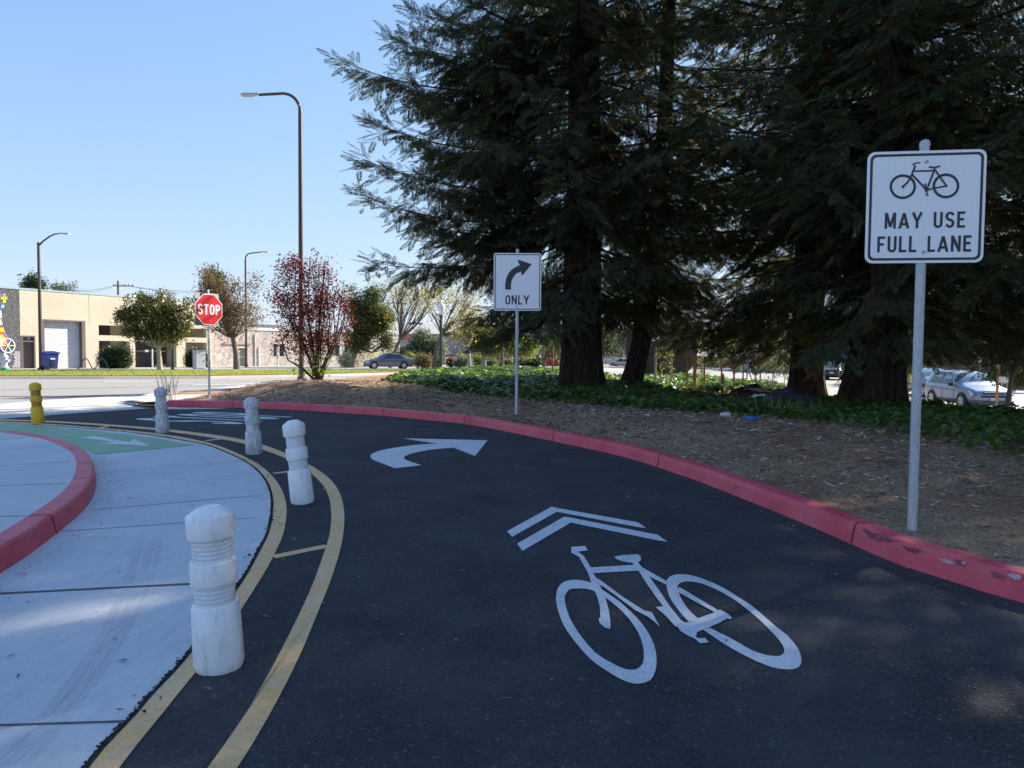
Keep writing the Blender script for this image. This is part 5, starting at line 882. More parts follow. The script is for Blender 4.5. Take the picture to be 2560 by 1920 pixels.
p = GW(12, 926); hy = empty('fire_hydrant', p, 0, 'white fire hydrant with a green base at the left edge', 'hydrant'); mb = MB(); mb.lathe([(.2, .14), (.2, .18), (.13, .2), (.13, .62), (.17, .64), (.17, .7), (.12, .8), (.05, .86), (.03, .92)], n=16); mb.build('barrel', 'hydrant_white', hy, smooth=False); mb = MB(); mb.lathe([(.2, 0), (.2, .14)], n=16); mb.build('base', 'teal', hy)
for s_ in (-1, 1): mb = MB(); mb.tube([(s_*.12, 0, .5), (s_*.24, 0, .5)], .07, 12); mb.build('outlet', 'hydrant_white', hy)
hy.scale = (1.25, 1.25, 1.25)
p = GW(235, 925); br = empty('bicycle_rack', p, R(40), 'black wavy bicycle rack by the dark hedge', 'bike rack'); mb = MB(); pts = []
for k in range(33): a = k/32*4*math.pi; pts.append((-1+2*k/32, 0, .45+.38*math.sin(a-1.57)))
mb.tube([(-1, 0, 0)]+pts+[(1, 0, 0)], .035, 8); mb.build('rail', 'lamp_steel', br, smooth=True)
def wpost(u, v, h, label, mat='hydrant_white', r_=.06, name='white_post'):
    p = GW(u, v); o_ = MB(); o_.lathe([(r_, 0), (r_, h), (r_*.7, h+.03), (.002, h+.04)], n=12); o = o_.build(name, mat); o.location = p; tag(o, label, 'post'); return o
wpost(381, 922, 1.5, 'thin white post in front of the brown double doors'); wpost(694, 916, 2.0, 'white post beside the red leaved tree, by the stone wall', r_=.09)
p = GW(1273/1+ -159, 906); 
hr = MB(); hr.tube([(-.45, 0, 0), (-.45, 0, .7)]+[(-.3+.15*math.cos(R(a)), 0, .7+.15*math.sin(R(a))) for a in (150, 120, 90)]+[(.3+.15*math.cos(R(a)), 0, .7+.15*math.sin(R(a))) for a in (90, 60, 30, 0)]+[(.45, 0, 0)], .05, 8); o = hr.build('hoop_rack', 'hydrant_white', smooth=True); o.location = GW(1124, 914); o.scale = (1.3, 1.3, 1.3); tag(o, 'pale inverted U cycle stand left of the round shrubs', 'bike rack')
# sculpture
c = W(1652, 868, 40); root = empty('ring_sculpture', (c.x, c.y, c.z-2.05), R(4), 'huge rusty steel disc sculpture with a round hole, behind the leaning trunk', 'sculpture'); mb = MB(); n = 64; Ro, Ri, hx_, hz_, th = 2.05, .62, -.62, .95, .22; vs = []
for y in (-th, th):
    for rr_, cx0, cz0 in ((Ro, 0, 2.05), (Ri, hx_, 2.05+hz_)):
        for k in range(n): a = 2*math.pi*k/n; vs.append((cx0+rr_*math.cos(a), y, cz0+rr_*math.sin(a)))
fs = []
for k in range(n):
    q = (k+1) % n; fs += [[k, q, n+q, n+k], [2*n+k, 3*n+k, 3*n+q, 2*n+q], [k, 2*n+k, 2*n+q, q]]
mb.add(vs, fs, 0); mb.add(vs, [[n+k, n+(k+1) % n, 3*n+(k+1) % n, 3*n+k] for k in range(n)], 1); mb.build('disc', ['corten', 'edge_steel'], root)
# stakes
def stake(u, vt, vb, mat='wood_stake', r_=.032, label='', lean=0):
    b = G(u, vb); z = CAMH + ray(u, vt).z*(b.y/ray(u, vt).y); h = z-b.z; mb = MB(); mb.tube([(0, 0, -.1), (lean, 0, h)], [r_, r_*.9], 8); o = mb.build('stake', mat); o.location = b; tag(o, label or 'round wooden tree stake standing in the sunlit ivy', 'stake', 'tree stakes in the sunlit bed'); return b, h
SK = [(1717, 884, 986, 'first lone stake right of the rusty disc'), (1734, 885, 988, 'paired stake, left one of the two standing together'), (1738.5, 886, 984, 'paired stake, right one of the two standing together'), (1760, 890, 987, 'stake right of the close pair'), (1803, 890, 981, 'stake left of the short stake'), (1807.5, 934, 981, 'short stake in the middle of the sunlit ivy'), (1834, 895, 983, 'tall stake near the middle of the ivy field'), (1857, 905, 974, 'stake in front of the walking person'), (1887.5, 905, 968, 'stake before the pale blue van'), (1900, 905, 971, 'stake just right of the pale blue van'), (1961, 900, 968, 'stake left of the wide dark trunk'), (1381.8, 864, 947, 'left stake of the pair beside the thickest trunk'), (1399.7, 863, 944, 'right stake of the pair beside the thickest trunk'), (2097, 900, 968, 'pale stake between the two right hand trunks')]
for u, a, b, l in SK: stake(u, a, b, label='wooden tree '+l, mat='stake_pale' if u in (1961, 2097) else 'wood_stake')
def hframe(u0, v0t, v0b, u1, v1t, v1b, vc, label, mat='stake_pale'):
    a = G(u0, v0b); b = G(u1, v1b); b = Vector((b.x, a.y+.35, float(zi(b.x, a.y)))) if abs(b.y-a.y) > 2 else b; root = empty('tree_support', a, 0, label, 'tree support')
    for P, vt, u in ((a, v0t, u0), (b, v1t, u1)):
        z = CAMH+ray(u, vt).z*(P.y/ray(u, vt).y); mb = MB(); mb.tube([Vector((P.x-a.x, P.y-a.y, -.1)), Vector((P.x-a.x, P.y-a.y, z-a.z))], .04, 8); mb.build('stake', mat, root)
    zc = CAMH+ray(u0, vc).z*(a.y/ray(u0, vc).y)-a.z; mb = MB(); d = b-a; L_ = math.hypot(d.x, d.y); mb.box(-.08, L_+.08, -.06, -.035, zc-.05, zc+.05, T=Matrix.Rotation(math.atan2(d.y, d.x), 4, 'Z')); mb.build('cross_bar', mat, root); return root
hframe(1637.6, 868, 967.5, 1677, 868, 968, 892, 'H shaped timber tree support in front of the rusty disc'); 
# litter camp under the trees
b = G(1895, 1012); cp_ = empty('blanket_pile', b, 0, 'dark heap of blankets on the ground left of the wide trunk', 'pile'); 
def blob(name, mat, par, cx0, cy0, sx, sy, sz, seed, cz=0):
    bm = bmesh.new(); bmesh.ops.create_icosphere(bm, subdivisions=4, radius=1); r_ = random.Random(seed); ph = [r_.uniform(0, 6) for _ in range(6)]
    for v_ in bm.verts:
        x, y, z = v_.co; k = 1+.13*math.sin(5*x+ph[0])*math.cos(4*y+ph[1])+.08*math.sin(11*y+ph[2]+z*7)+.05*math.sin(17*x+ph[3]+9*z); v_.co = Vector((x*k*sx+cx0, y*k*sy+cy0, max(z*k*sz, -.05)+cz))
    me = bpy.data.meshes.new(name); bm.to_mesh(me); bm.free(); me.materials.append(M(mat)); me.polygons.foreach_set('use_smooth', [True]*len(me.polygons)); o = bpy.data.objects.new(name, me); COL.objects.link(o)
    if par is not None: o.parent = par
    return o
blob('blankets', 'blanket_dark', cp_, .10, .8, .72, .5, .45, 1); blob('red_blanket', 'blanket_red', cp_, -.45, .55, .18, .25, .30, 2)
b2 = G(1893, 1008); bxo = empty('cardboard_box', b2, R(12), 'open brown cardboard box beside the blanket heap', 'box'); bx('carton', 'cardboard', bxo, -.22, .26, -.1, .3, 0, .42); bx('flap', 'cardboard', bxo, -.40, -.22, -.1, .3, .38, .395); bx('flap', 'cardboard', bxo, .26, .40, -.1, .3, .22, .34)
b3 = G(1903, 1018); o = blob('white_sack', 'tarp_white', None, 0, 0, .32, .22, .30, 5); o.location = b3; tag(o, 'crumpled white sack in front of the cardboard box', 'sack')
b4 = G(1965, 1025); o = blob('dark_tarp', 'tarp_dark', None, 0, 0, .75, .4, .42, 8); o.location = b4; tag(o, 'dark crumpled tarpaulin at the foot of the wide trunk', 'tarpaulin')
b5 = G(1878, 1047); o = blob('blue_wrapper', 'tarp_blue', None, 0, 0, .13, .07, .04, 9); o.location = b5; tag(o, 'flat blue wrapper on the mulch at the ivy edge', 'litter')
b6 = G(1815, 1040); o = blob('paper_cup', 'tarp_white', None, 0, 0, .10, .07, .07, 12); o.location = b6; tag(o, 'crumpled pale paper bag at the ivy edge', 'litter')
# person far away
def person(p, h, rz):
    pr = [(0, 0, .52), (0, 0, .60), (0, 0, .70), (0, 0, .80), (0, 0, .86), (0, .01, .93), (0, .01, .975), (.055, .03, .50), (.06, .10, .28), (.06, .08, .04), (.06, .15, .015), (-.055, -.02, .50), (-.06, -.06, .28), (-.06, -.15, .05), (-.06, -.09, .015), (.11, 0, .80), (.14, -.06, .64), (.14, -.02, .50), (-.11, 0, .80), (-.14, .06, .64), (-.14, .10, .51)]
    ed = [(0, 1), (1, 2), (2, 3), (3, 4), (4, 5), (5, 6), (0, 7), (7, 8), (8, 9), (9, 10), (0, 11), (11, 12), (12, 13), (13, 14), (3, 15), (15, 16), (16, 17), (3, 18), (18, 19), (19, 20)]
    rd_ = [.075, .07, .08, .075, .035, .055, .045, .055, .036, .024, .02, .055, .036, .024, .02, .035, .026, .018, .035, .026, .018]
    me = bpy.data.meshes.new('person'); me.from_pydata([(x*h, y*h, z*h) for x, y, z in pr], ed, []); o = bpy.data.objects.new('person', me); COL.objects.link(o); me.materials.append(M('cloth_grey')); sk_ = o.modifiers.new('skin', 'SKIN'); o.modifiers.new('s', 'SUBSURF').levels = 1
    for i, r_ in enumerate(rd_): me.skin_vertices[0].data[i].radius = (r_*h, r_*h)
    me.skin_vertices[0].data[0].use_root = True; o.location = p; o.rotation_euler = (0, 0, rz); tag(o, 'person in dark clothes walking along the far street', 'person'); hd = blob('hair', 'cloth_dark', o, 0, 0, .055*h, .06*h, .045*h, 3, .955*h); return o
p = W(1872, 948, 62); p.z = float(zg(p.x, p.y)); person(p, 1.75, R(70))
# sign plates at the right, parking sign
def plate_sign(u, D, vt, vb, wd, mats, label, vg):
    p = W(u, vg, D); p.z = float(zg(p.x, p.y)); root = empty('small_sign', p, R(-12), label, 'sign'); z1 = CAMH+ray(u, vt).z*(p.y/ray(u, vt).y)-p.z; z0 = CAMH+ray(u, vb).z*(p.y/ray(u, vb).y)-p.z
    mb = MB(); mb.tube([(0, 0, 0), (0, 0, z1+.02)], .025, 8); mb.build('post', 'bare_metal', root); mb = MB(); mb.box(-wd/2, wd/2, -.04, -.03, z0, z1); mb.build('plate', mats, root, bevel=.004)
plate_sign(2502.5, 36, 942, 956, .26, 'trim_white', 'small white plate nearer the timber stake at right', 990); plate_sign(2517, 36, 942, 956, .26, 'trim_white', 'small white plate nearer the leaning sapling trunk at right', 990); plate_sign(2447, 48, 893, 907, .30, 'sign_pink', 'faded pinkish parking sign above the wooden fence', 1000)
# utility pole
p = W(298, 880, 95); p.z = -1; up_ = empty('utility_pole', p, R(10), 'utility pole with cross arm and transformer behind the cream building', 'utility pole'); H_ = W(298, 702, 95).z+1; mb = MB(); mb.tube([(0, 0, 0), (0, 0, H_)], [.2, .13], 10); mb.build('pole', 'brown_paint', up_)
mb = MB(); mb.box(-.6, 2.0, -.08, .08, H_-.75, H_-.6); mb.build('cross_arm', 'stake_pale', up_)
for x in (-.5, .9, 1.3, 1.8): mb = MB(); mb.lathe([(.06, H_-.6), (.09, H_-.5), (.05, H_-.38)], c=(x, 0, 0), n=8); mb.build('insulator', 'lamp_steel', up_)
mb = MB(); mb.lathe([(.32, H_-4.0), (.34, H_-3.9), (.34, H_-3.0), (.2, H_-2.9)], c=(-.75, 0, 0), n=14); mb.build('transformer', 'cabinet', up_)
for k, (u1, v1, D1) in enumerate(((100, 716, 70), (150, 722, 70), (560, 722, 120), (560, 728, 120))):
    a = Vector((p.x, p.y, p.z+H_-.45)); b = W(u1, v1, D1); pts = [a.lerp(b, i/12)-Vector((0, 0, 1.2*4*(i/12)*(1-i/12)*.5)) for i in range(13)]; mb = MB(); mb.tube([q-Vector(p) for q in pts], .022, 4); w_ = mb.build('wire', 'near_black', up_); w_.rotation_euler = (0, 0, -R(10))
# ================================================================== REDWOODS
def spray_proto(seed):
    r_ = np.random.default_rng(seed); Q = [[(0, -.007, 0), (.25, -.006, .01), (.5, 0, -.01), (.25, .006, .01)]]; nT = 13
    for k in range(nT):
        x = .03+.44*k/(nT-1); l = (.17*(1-.62*abs(k/(nT-1)-.35)**1.1))*(.85+.3*r_.random()); 
        for s_ in (-1, 1):
            a = R(48+10*r_.random()-18*k/(nT-1)); dx, dy = math.cos(a), math.sin(a)*s_; w_ = .010+.004*r_.random(); z1 = -.25*l*(.6+.8*r_.random()); px, py = -dy*w_, dx*w_
            m_ = .5; Q.append([(x, 0, 0), (x+dx*l*m_+px, dy*l*m_+py, z1*.4), (x+dx*l, dy*l, z1), (x+dx*l*m_-px, dy*l*m_-py, z1*.4)])
    Q.append([(.44, -.006, 0), (.52, -.016, -.01), (.62, 0, -.03), (.52, .016, -.01)])
    return np.array(Q)      # (q,4,3)
PROT = [spray_proto(k) for k in range(4)]
def limb_curve(base, az, L, rise, up):
    pts = []
    for i in range(11):
        t_ = i/10; pts.append(np.array([base[0]+math.cos(az)*L*t_, base[1]+math.sin(az)*L*t_, base[2]+L*(rise*t_+up*t_**2.2)]))
    return pts
def base_h(h): return h < 7.5
def crown(seed, H, rad, hmin, extra=(), dens=1.0, axis=lambda h: (0, 0), zfine=12.5, gap=None, prof=None):
    r_ = np.random.default_rng(seed); wood = MB(); P = []; D = []; U = []; Sc = []; L_ = []
    h = hmin; k = 0
    def add_limb(h, az, L, rise, up, sc_, fine=True, full=.0):
        ax = axis(h); c_ = limb_curve((ax[0], ax[1], h), az, L, rise, up); ph = r_.random()*6; c_ = [p+np.array([-math.sin(az), math.cos(az), 0])*.18*math.sin(3*i/10+ph)*L/5 for i, p in enumerate(c_)]
        wood.tube([Vector(p) for p in c_], [max(.008, .010+(.006 if full > 0 else .010)*L)*(1-.85*i/10) for i in range(11)], 5 if fine else 3, 0, False)
        n_ = max(3, int(L/((.10 if full > 0 else (.15 if base_h(h) else .19))*sc_)*dens))
        for j in range(n_):
            t_ = full+(1-full)*(.10+.9*(j+r_.random()*.6)/n_); q = t_*10; i0 = min(int(q), 9); fr = q-i0; p = c_[i0]*(1-fr)+c_[min(i0+1, 10)]*fr; tan = c_[min(i0+1, 10)]-c_[i0]; tan /= np.linalg.norm(tan)+1e-9
            side = 1 if (j % 2) else -1; a_ = math.atan2(tan[1], tan[0])+side*R(30+38*r_.random()); bl = ((.42 if full > 0 else .28)+.85*(1-t_)**.7)*(.7+.6*r_.random())*(.55+.1*L)*min(sc_, 1.5)
            dr = (-.45-.6*r_.random()**2 if r_.random() < .7 else .2)+.65*max(0, t_-.55)/.45*(.4+.6*r_.random()); d = np.array([math.cos(a_), math.sin(a_), dr*.8+tan[2]*.6]); d /= np.linalg.norm(d)
            m_ = max(2, int(bl/(.10*sc_)))
            for s2 in range(m_):
                tt = (s2+.5)/m_; pp = p+d*bl*tt+np.array([0, 0, -.16*tt*tt*bl]); sd = 1 if s2 % 2 else -1; a3 = a_+sd*R(22+22*r_.random()); e = np.array([math.cos(a3), math.sin(a3), d[2]-.28-.7*r_.random()**1.5+.35*(t_ > .85)+(.35*r_.random() if full > 0 else 0)])
                P.append(pp); D.append(e/np.linalg.norm(e)); U.append(np.array([r_.normal(0, .35), r_.normal(0, .35), 1])); Sc.append(sc_*(.42+.5*r_.random()))
        P.append(c_[-1]); e = c_[-1]-c_[-2]; D.append(e/np.linalg.norm(e)); U.append(np.array([0, 0, 1.])); Sc.append(sc_)
    while h < H-1:
        f_ = (h-hmin)/(H-hmin); Lm = (prof(h) if prof else rad*(1-f_)**.75+.5); fine = h < zfine; sc_ = 1.0 if fine else 2.1
        for _ in range(2 if fine else 2):
            az = r_.random()*6.283; L = Lm*(.62+.42*r_.random())
            if gap: L *= gap(h, az)
            add_limb(h+r_.random()*.2, az, L, -.16-.16*r_.random()+.35*f_-(.30 if h < 4.2 else 0), .12+.2*r_.random(), sc_, fine)
        h += (.17 if h < 7 or extra else (.19 if h < 8.5 else (.27 if fine else .55)))/dens
    for (h, az, L, rise, up) in extra: add_limb(h, az, L, rise, up, 1.0, True, .15)
    P, D, U, Sc = map(np.array, (P, D, U, Sc)); Y = np.cross(U, D); Y /= np.linalg.norm(Y, axis=1)[:, None]+1e-9; Zx = np.cross(D, Y); Rm = np.stack([D, Y, Zx], -1); out = []
    idx = r_.integers(0, 4, len(P))
    for q in range(4):
        s_ = idx == q; V = np.einsum('nij,qkj->nqki', Rm[s_], PROT[q])*Sc[s_][:, None, None, None]+P[s_][:, None, None, :]; out.append(V.reshape(-1, 4, 3))
    V = np.concatenate(out); wv = np.array([[wood.v[i] for i in f] for f in wood.f if len(f) == 4]); V2 = np.concatenate([V, wv]); mi = np.concatenate([np.zeros(len(V)), np.ones(len(wv))]); return V2, mi
def trunk(par, H, r, lean=(0, 0), bend=0, seed=1, name='trunk', flare=.24):
    mb = MB(); n = 40; rings = []; rr_ = random.Random(seed); ph = [rr_.uniform(0, 6.3) for _ in range(8)]; zs = [-.4, -.1, .1, .3, .6, 1, 1.6, 2.4, 3.4, 4.6, 6, 8, 10, 13, 17, H]; vs = []
    for z in zs:
        zc = max(z, 0); rad = r*(1-.8*zc/H)*(1+flare*math.exp(-zc/.55)); sat = 4*(1-math.exp(-zc/4)); cx_, cy_ = lean[0]*sat, lean[1]*sat
        for k in range(n):
            a = 2*math.pi*k/n; fl = 1+.05*math.sin(7*a+ph[0]+z*.3)+.045*math.sin(13*a+ph[1]-z*.2)+.04*math.sin(19*a+ph[2]+z*.15)+.12*math.exp(-zc/.5)*math.sin(5*a+ph[3]); vs.append((cx_+rad*fl*math.cos(a), cy_+rad*fl*math.sin(a), z))
    m_ = len(zs); mb.add(vs, [[i*n+k, i*n+(k+1) % n, (i+1)*n+(k+1) % n, (i+1)*n+k] for i in range(m_-1) for k in range(n)]); return mb.build(name, 'redwood_bark', par, smooth=True)
# tree 1 with the long upturned limbs toward the left
TB = G(1465, 962); print('T1', TB)
TB = Vector((1.95, 20.2, float(zi(1.95, 20.2))))
ex = []
for (u, v, hb) in ((862, 150, 8.6), (1040, 45, 10.3), (925, 300, 6.9), (905, 400, 5.9), (900, 485, 5.0), (1060, 560, 4.8), (928, 655, 4.6), (1010, 220, 8.0), (985, 90, 9.5)):
    p = W(u, v, TB.y-.6); dx, dy, dz = p.x-TB.x, p.y-TB.y, p.z-TB.z-hb; L = math.hypot(dx, dy); tot = dz/L; ex.append((hb, math.atan2(dy, dx), L, tot-.30, .30)); ex.append((hb+.25, math.atan2(dy, dx)+.25, L*.75, tot-.3, .28)); ex.append((hb-.2, math.atan2(dy, dx)-.22, L*.72, tot-.3, .25))
for (u, v, hb) in ((1190, 790, 3.4), (1200, 850, 3.2), (1260, 830, 3.0), (1350, 800, 3.1)):
    p = W(u, v, TB.y-1.8); dx, dy, dz = p.x-TB.x, p.y-TB.y, p.z-TB.z-hb; L = math.hypot(dx, dy); ex.append((hb, math.atan2(dy, dx), L, dz/L-.1, .1))
def prof1(h): return 4.5 if h < 12 else 4.5*(1-(h-12)/13)**.8+.4
V, mi = crown(3, 25, 4.7, 3.0, ex, 1.0, gap=lambda h, az: .28 if abs(((az-R(-10)+math.pi) % (2*math.pi))-math.pi) < .55 and 5 < h < 9.5 else (.5 if h < 5.4 and math.cos(az) < -.35 else 1), prof=prof1)
tr = empty('redwood_tree', TB, 0, 'thickest redwood with long upswept limbs against the open sky, behind the ONLY sign', 'tree', 'redwoods on the mound')
trunk(tr, 25, .56, seed=1); npmesh('crown', V, 4, ['needles', 'redwood_bark'], tr, mi); print('crown faces', len(V))
V, mi = crown(9, 25, 4.7, 2.3, (), .92, prof=lambda h: (4.6 if h > 4 else 4.0) if h < 12 else 4.6*(1-(h-12)/13)**.8+.4)
crownA = npmesh('crown', V, 4, ['needles', 'redwood_bark'], None, mi); print('crown faces', len(V)); first = True
def redwood(x, y, r, label, rot=0, lean=(0, 0), bend=0, sc_=1.0, cz=0.0, seed=2, z=None, shift=(0, 0), low=None):
    global first
    t_ = empty('redwood_tree', (x, y, float(zi(x, y)) if z is None else z), 0, label, 'tree', 'redwoods on the mound'); trunk(t_, 25, r, lean, bend, seed)
    if first: c_ = crownA; first = False
    else: c_ = crownA.copy(); COL.objects.link(c_)
    c_.parent = t_; c_.rotation_euler = (0, 0, rot); c_.scale = (sc_, sc_, 1); c_.location = (shift[0], shift[1], cz); return t_
redwood(3.68, 22.2, .30, 'slim redwood with a leaning trunk just right of the thickest one', 1.2, (.27, 0), 0, 1.02, .5, 3, shift=(1.1, 1.2))
redwood(9.3, 22.4, .48, 'wide based redwood behind the blanket heap', 2.9, (0, 0), 0, 1.18, -.3, 4)
redwood(8.7, 18.3, .29, 'redwood with a leaning trunk crossing behind the nearest trunk', 4.1, (.26, .05), 0, .9, .7, 5, shift=(1.0, .6))
redwood(8.35, 15.9, .40, 'nearest redwood, its furrowed trunk left of the tall sign post', 5.3, (.015, 0), 0, 1.12, .0, 6)
redwood(15.8, 19.0, .35, 'redwood hidden beyond the right edge behind the nearest ones', 2.3, (0, 0), 0, 1.12, .8, 12, z=-.4)
redwood(14.3, 15.5, .42, 'redwood standing outside the right edge, its boughs hanging into view', .4, (0, 0), 0, 1.08, .1, 7, z=-.2)
redwood(14.0, 8.8, .42, 'redwood right of the frame shading the lane', 3.5, (0, 0), 0, 1.12, .6, 8, z=0)
redwood(13.0, 1.5, .42, 'southern redwood beside the camera casting shade', 5.0, (0, 0), 0, 1.1, .8, 11, z=0)
# ================================================================== BROADLEAF TREES AND SHRUBS
def leaves(cl, n_per, size, r_, sig, flat=0.0):
    """cl: (N,3) cluster centres"""
    N = len(cl)*n_per; c = np.repeat(cl, n_per, 0)+r_.normal(0, 1, (N, 3))*sig; pr = np.array([(-.5, 0, 0), (0, -.26, .05), (.5, 0, 0), (0, .26, .05)])
    return place(pr, c, r_.random(N)*6.28, r_.normal(.2, .6, N), r_.normal(0, .7, N), size*(.6+.8*r_.random(N)))
def ell_points(E, n, r_, shell=.55):
    out = []; vol = np.array([e[3]*e[4]*e[5] for e in E]); pk = r_.choice(len(E), n, p=vol/vol.sum())
    for k in pk:
        e = E[k]; d = r_.normal(0, 1, 3); d /= np.linalg.norm(d); rr_ = (shell+(1-shell)*r_.random()) if r_.random() < .75 else r_.random(); out.append((e[0]+d[0]*e[3]*rr_, e[1]+d[1]*e[4]*rr_, e[2]+d[2]*e[5]*rr_))
    return np.array(out)
def broad(name, base, fork, E, leafm, barkm, label, r0=.15, ncl=160, nper=26, size=.2, sig=.25, nb=40, seed=1, group=None, cat='tree', extra_stems=(), sprout=None):
    nper = int(nper*1.8); size *= .74; sig *= .95
    r_ = np.random.default_rng(seed); root = empty(name, base, 0, label, cat, group); b = np.array(base); E = [(e[0]-b[0], e[1]-b[1], e[2]-b[2], e[3], e[4], e[5]) for e in E]; cl = ell_points(E, ncl, r_); wood = MB()
    fk = np.array(fork)-b
    if fk[2] > .3: wood.tube([(0, 0, -.15), tuple(fk*np.array([.35, .35, .5])+r_.normal(0, .03, 3)), tuple(fk)], [r0*1.25, r0*.95, r0*.8], 10)
    idx = r_.choice(len(cl), min(nb, len(cl)), replace=False)
    for j, i in enumerate(idx):
        q = cl[i]; s_ = fk if fk[2] > .3 else r_.normal(0, .1, 3)*np.array([1, 1, 0]); mid = s_*.5+q*.5+np.array([0, 0, -.12*np.linalg.norm(q[:2]-s_[:2])])+r_.normal(0, .12, 3); rr_ = r0*(.5 if j < 6 else .22); wood.tube([tuple(s_), tuple(mid), tuple(q)], [rr_, rr_*.6, .012], 5, 0, False)
        if j < 14:
            for _ in range(3): q2 = cl[r_.integers(0, len(cl))]; 
            near_ = cl[np.argsort(((cl-q)**2).sum(1))[1:5]]
            for q2 in near_: wood.tube([tuple(mid), tuple(mid*.4+q2*.6+r_.normal(0, .08, 3)), tuple(q2)], [rr_*.45, rr_*.25, .008], 4, 0, False)
    for st_ in extra_stems: wood.tube([tuple(np.array(p)-b) for p in st_[0]], st_[1], 8, 0, False)
    wood.build('trunk', barkm, root, smooth=True); V = leaves(cl, nper, size, r_, sig); mi2 = np.zeros(len(V))
    if sprout is not None:
        sp = np.array([(s_[0]-b[0], s_[1]-b[1], s_[2]-b[2]) for s_ in sprout]); V2 = leaves(sp, 16, size*1.2, r_, sig*.9); V = np.concatenate([V, V2]); mi2 = np.concatenate([mi2, np.ones(len(V2))])
    npmesh('crown', V, 4, [leafm, 'green_sprout'], root, mi2)
    return root
def E_(u, v, ru, rv, D, rd=None):
    c = W(u, v, D); k = D/FPX; return (c.x, c.y, c.z, ru*k, (rd or ru)*k, rv*k)
def tree(name, u, vb, D, fork, ells, leafm, barkm, label, rdk=.8, off=.12, **kw):
    b = W(u, vb, D); z = float(zg(b.x, b.y))+off; b.z = z; f_ = W(fork[0], fork[1], D) if fork else Vector(b); broad(name, tuple(b), tuple(f_), [E_(e[0], e[1], e[2], e[3], D, e[2]*rdk) for e in ells], leafm, barkm, label, **kw)
tree('magnolia_tree', 400, 921, 49, (396, 872), [(372, 780, 60, 40), (318, 796, 36, 28), (443, 796, 40, 48), (400, 748, 48, 24), (283, 797, 20, 12), (350, 838, 50, 18), (425, 835, 44, 26), (340, 755, 26, 20), (466, 770, 20, 22), (385, 810, 60, 40)], 'magnolia_leaf', 'pale_bark', 'broad round tree with glossy bronze green leaves before the brown doors', r0=.17, ncl=210, nper=50, size=.24, sig=.20, nb=46, seed=21)
tree('rust_tree', 592, 921, 56, (583, 846), [(560, 745, 60, 52), (520, 700, 40, 36), (600, 790, 66, 34), (640, 715, 26, 30), (560, 820, 50, 22), (648, 770, 20, 22), (500, 770, 26, 40)], 'rust_leaf', 'bark', 'thin crowned tree with rusty brown leaves behind the STOP sign', r0=.22, ncl=240, nper=24, size=.22, sig=.32, nb=50, seed=22)
tree('dark_conifer', 532, 860, 110, (532, 820), [(532, 668, 7, 16), (534, 690, 16, 16), (536, 715, 26, 26), (536, 760, 34, 36)], 'hedge_leaf', 'bark', 'dark pointed conifer rising behind the rusty tree', r0=.3, ncl=160, nper=30, size=.5, sig=.6, nb=10, seed=23)
tree('rounded_tree', 84, 820, 105, (84, 780), [(86, 712, 18, 20), (76, 724, 12, 12)], 'hedge_leaf', 'bark', 'small dark tree top above the cream roof at far left', r0=.3, ncl=60, nper=34, size=.5, sig=.5, nb=6, seed=24)
tree('wispy_tree', 152, 830, 100, (152, 780), [(140, 722, 12, 7), (165, 722, 18, 6), (186, 714, 7, 9), (196, 726, 6, 4)], 'grey_leaf', 'bark', 'wispy grey green tree top showing over the cream roof', r0=.2, ncl=50, nper=10, size=.4, sig=.4, nb=20, seed=25)
tree('olive_tree', 878, 921, 72, (893, 870), [(920, 790, 44, 50), (900, 850, 42, 34), (950, 800, 36, 40), (935, 740, 26, 26), (885, 760, 24, 40), (968, 850, 22, 30)], 'olive_leaf', 'bark', 'dense olive green tree with a leaning trunk behind the grey sedan', r0=.32, ncl=260, nper=50, size=.30, sig=.36, nb=30, seed=26)
tree('autumn_tree', 975, 900, 70, (1000, 850), [(1000, 745, 42, 40), (1040, 730, 40, 34), (1070, 745, 30, 30), (985, 790, 22, 22)], 'autumn_leaf', 'bark', 'sparse yellowing tree right of the dense olive tree', r0=.18, ncl=150, nper=8, size=.30, sig=.55, nb=40, seed=27)
tree('autumn_tree', 1085, 921, 62, (1104, 835), [(1120, 740, 40, 36), (1160, 760, 34, 34), (1085, 770, 26, 26), (1150, 820, 30, 22), (1180, 730, 20, 26)], 'autumn_leaf', 'bark', 'sparse branching tree right beside the acorn globe lamp', r0=.2, ncl=150, nper=8, size=.26, sig=.5, nb=40, seed=28)
tree('autumn_tree', 1173, 918, 58, (1170, 868), [(1165, 810, 26, 36), (1185, 790, 22, 26), (1150, 838, 16, 16)], 'autumn_leaf', 'pale_bark', 'pale barked young tree with a thin golden crown, before the red wall', r0=.16, ncl=90, nper=9, size=.26, sig=.45, nb=50, seed=29)
tree('street_tree', 1208, 912, 66, (1212, 880), [(1215, 850, 50, 30), (1190, 835, 26, 26), (1245, 860, 26, 20)], 'olive_leaf', 'pale_bark', 'low branching green tree behind the lowest redwood boughs', r0=.26, ncl=180, nper=28, size=.3, sig=.4, nb=24, seed=30)
tree('lime_tree', 1287, 915, 62, (1287, 885), [(1300, 868, 36, 18), (1270, 858, 20, 20), (1320, 870, 18, 14)], 'bright_leaf', 'bark', 'bright lime green tree seen on either side of the ONLY sign post', r0=.14, ncl=150, nper=26, size=.26, sig=.35, nb=14, seed=31)
tree('street_tree', 1256, 922, 52, (1257, 850), [(1255, 800, 40, 60)], 'olive_leaf', 'bark', 'slender dark trunk left of the ONLY sign post', r0=.12, ncl=60, nper=16, size=.26, sig=.4, nb=14, seed=32)
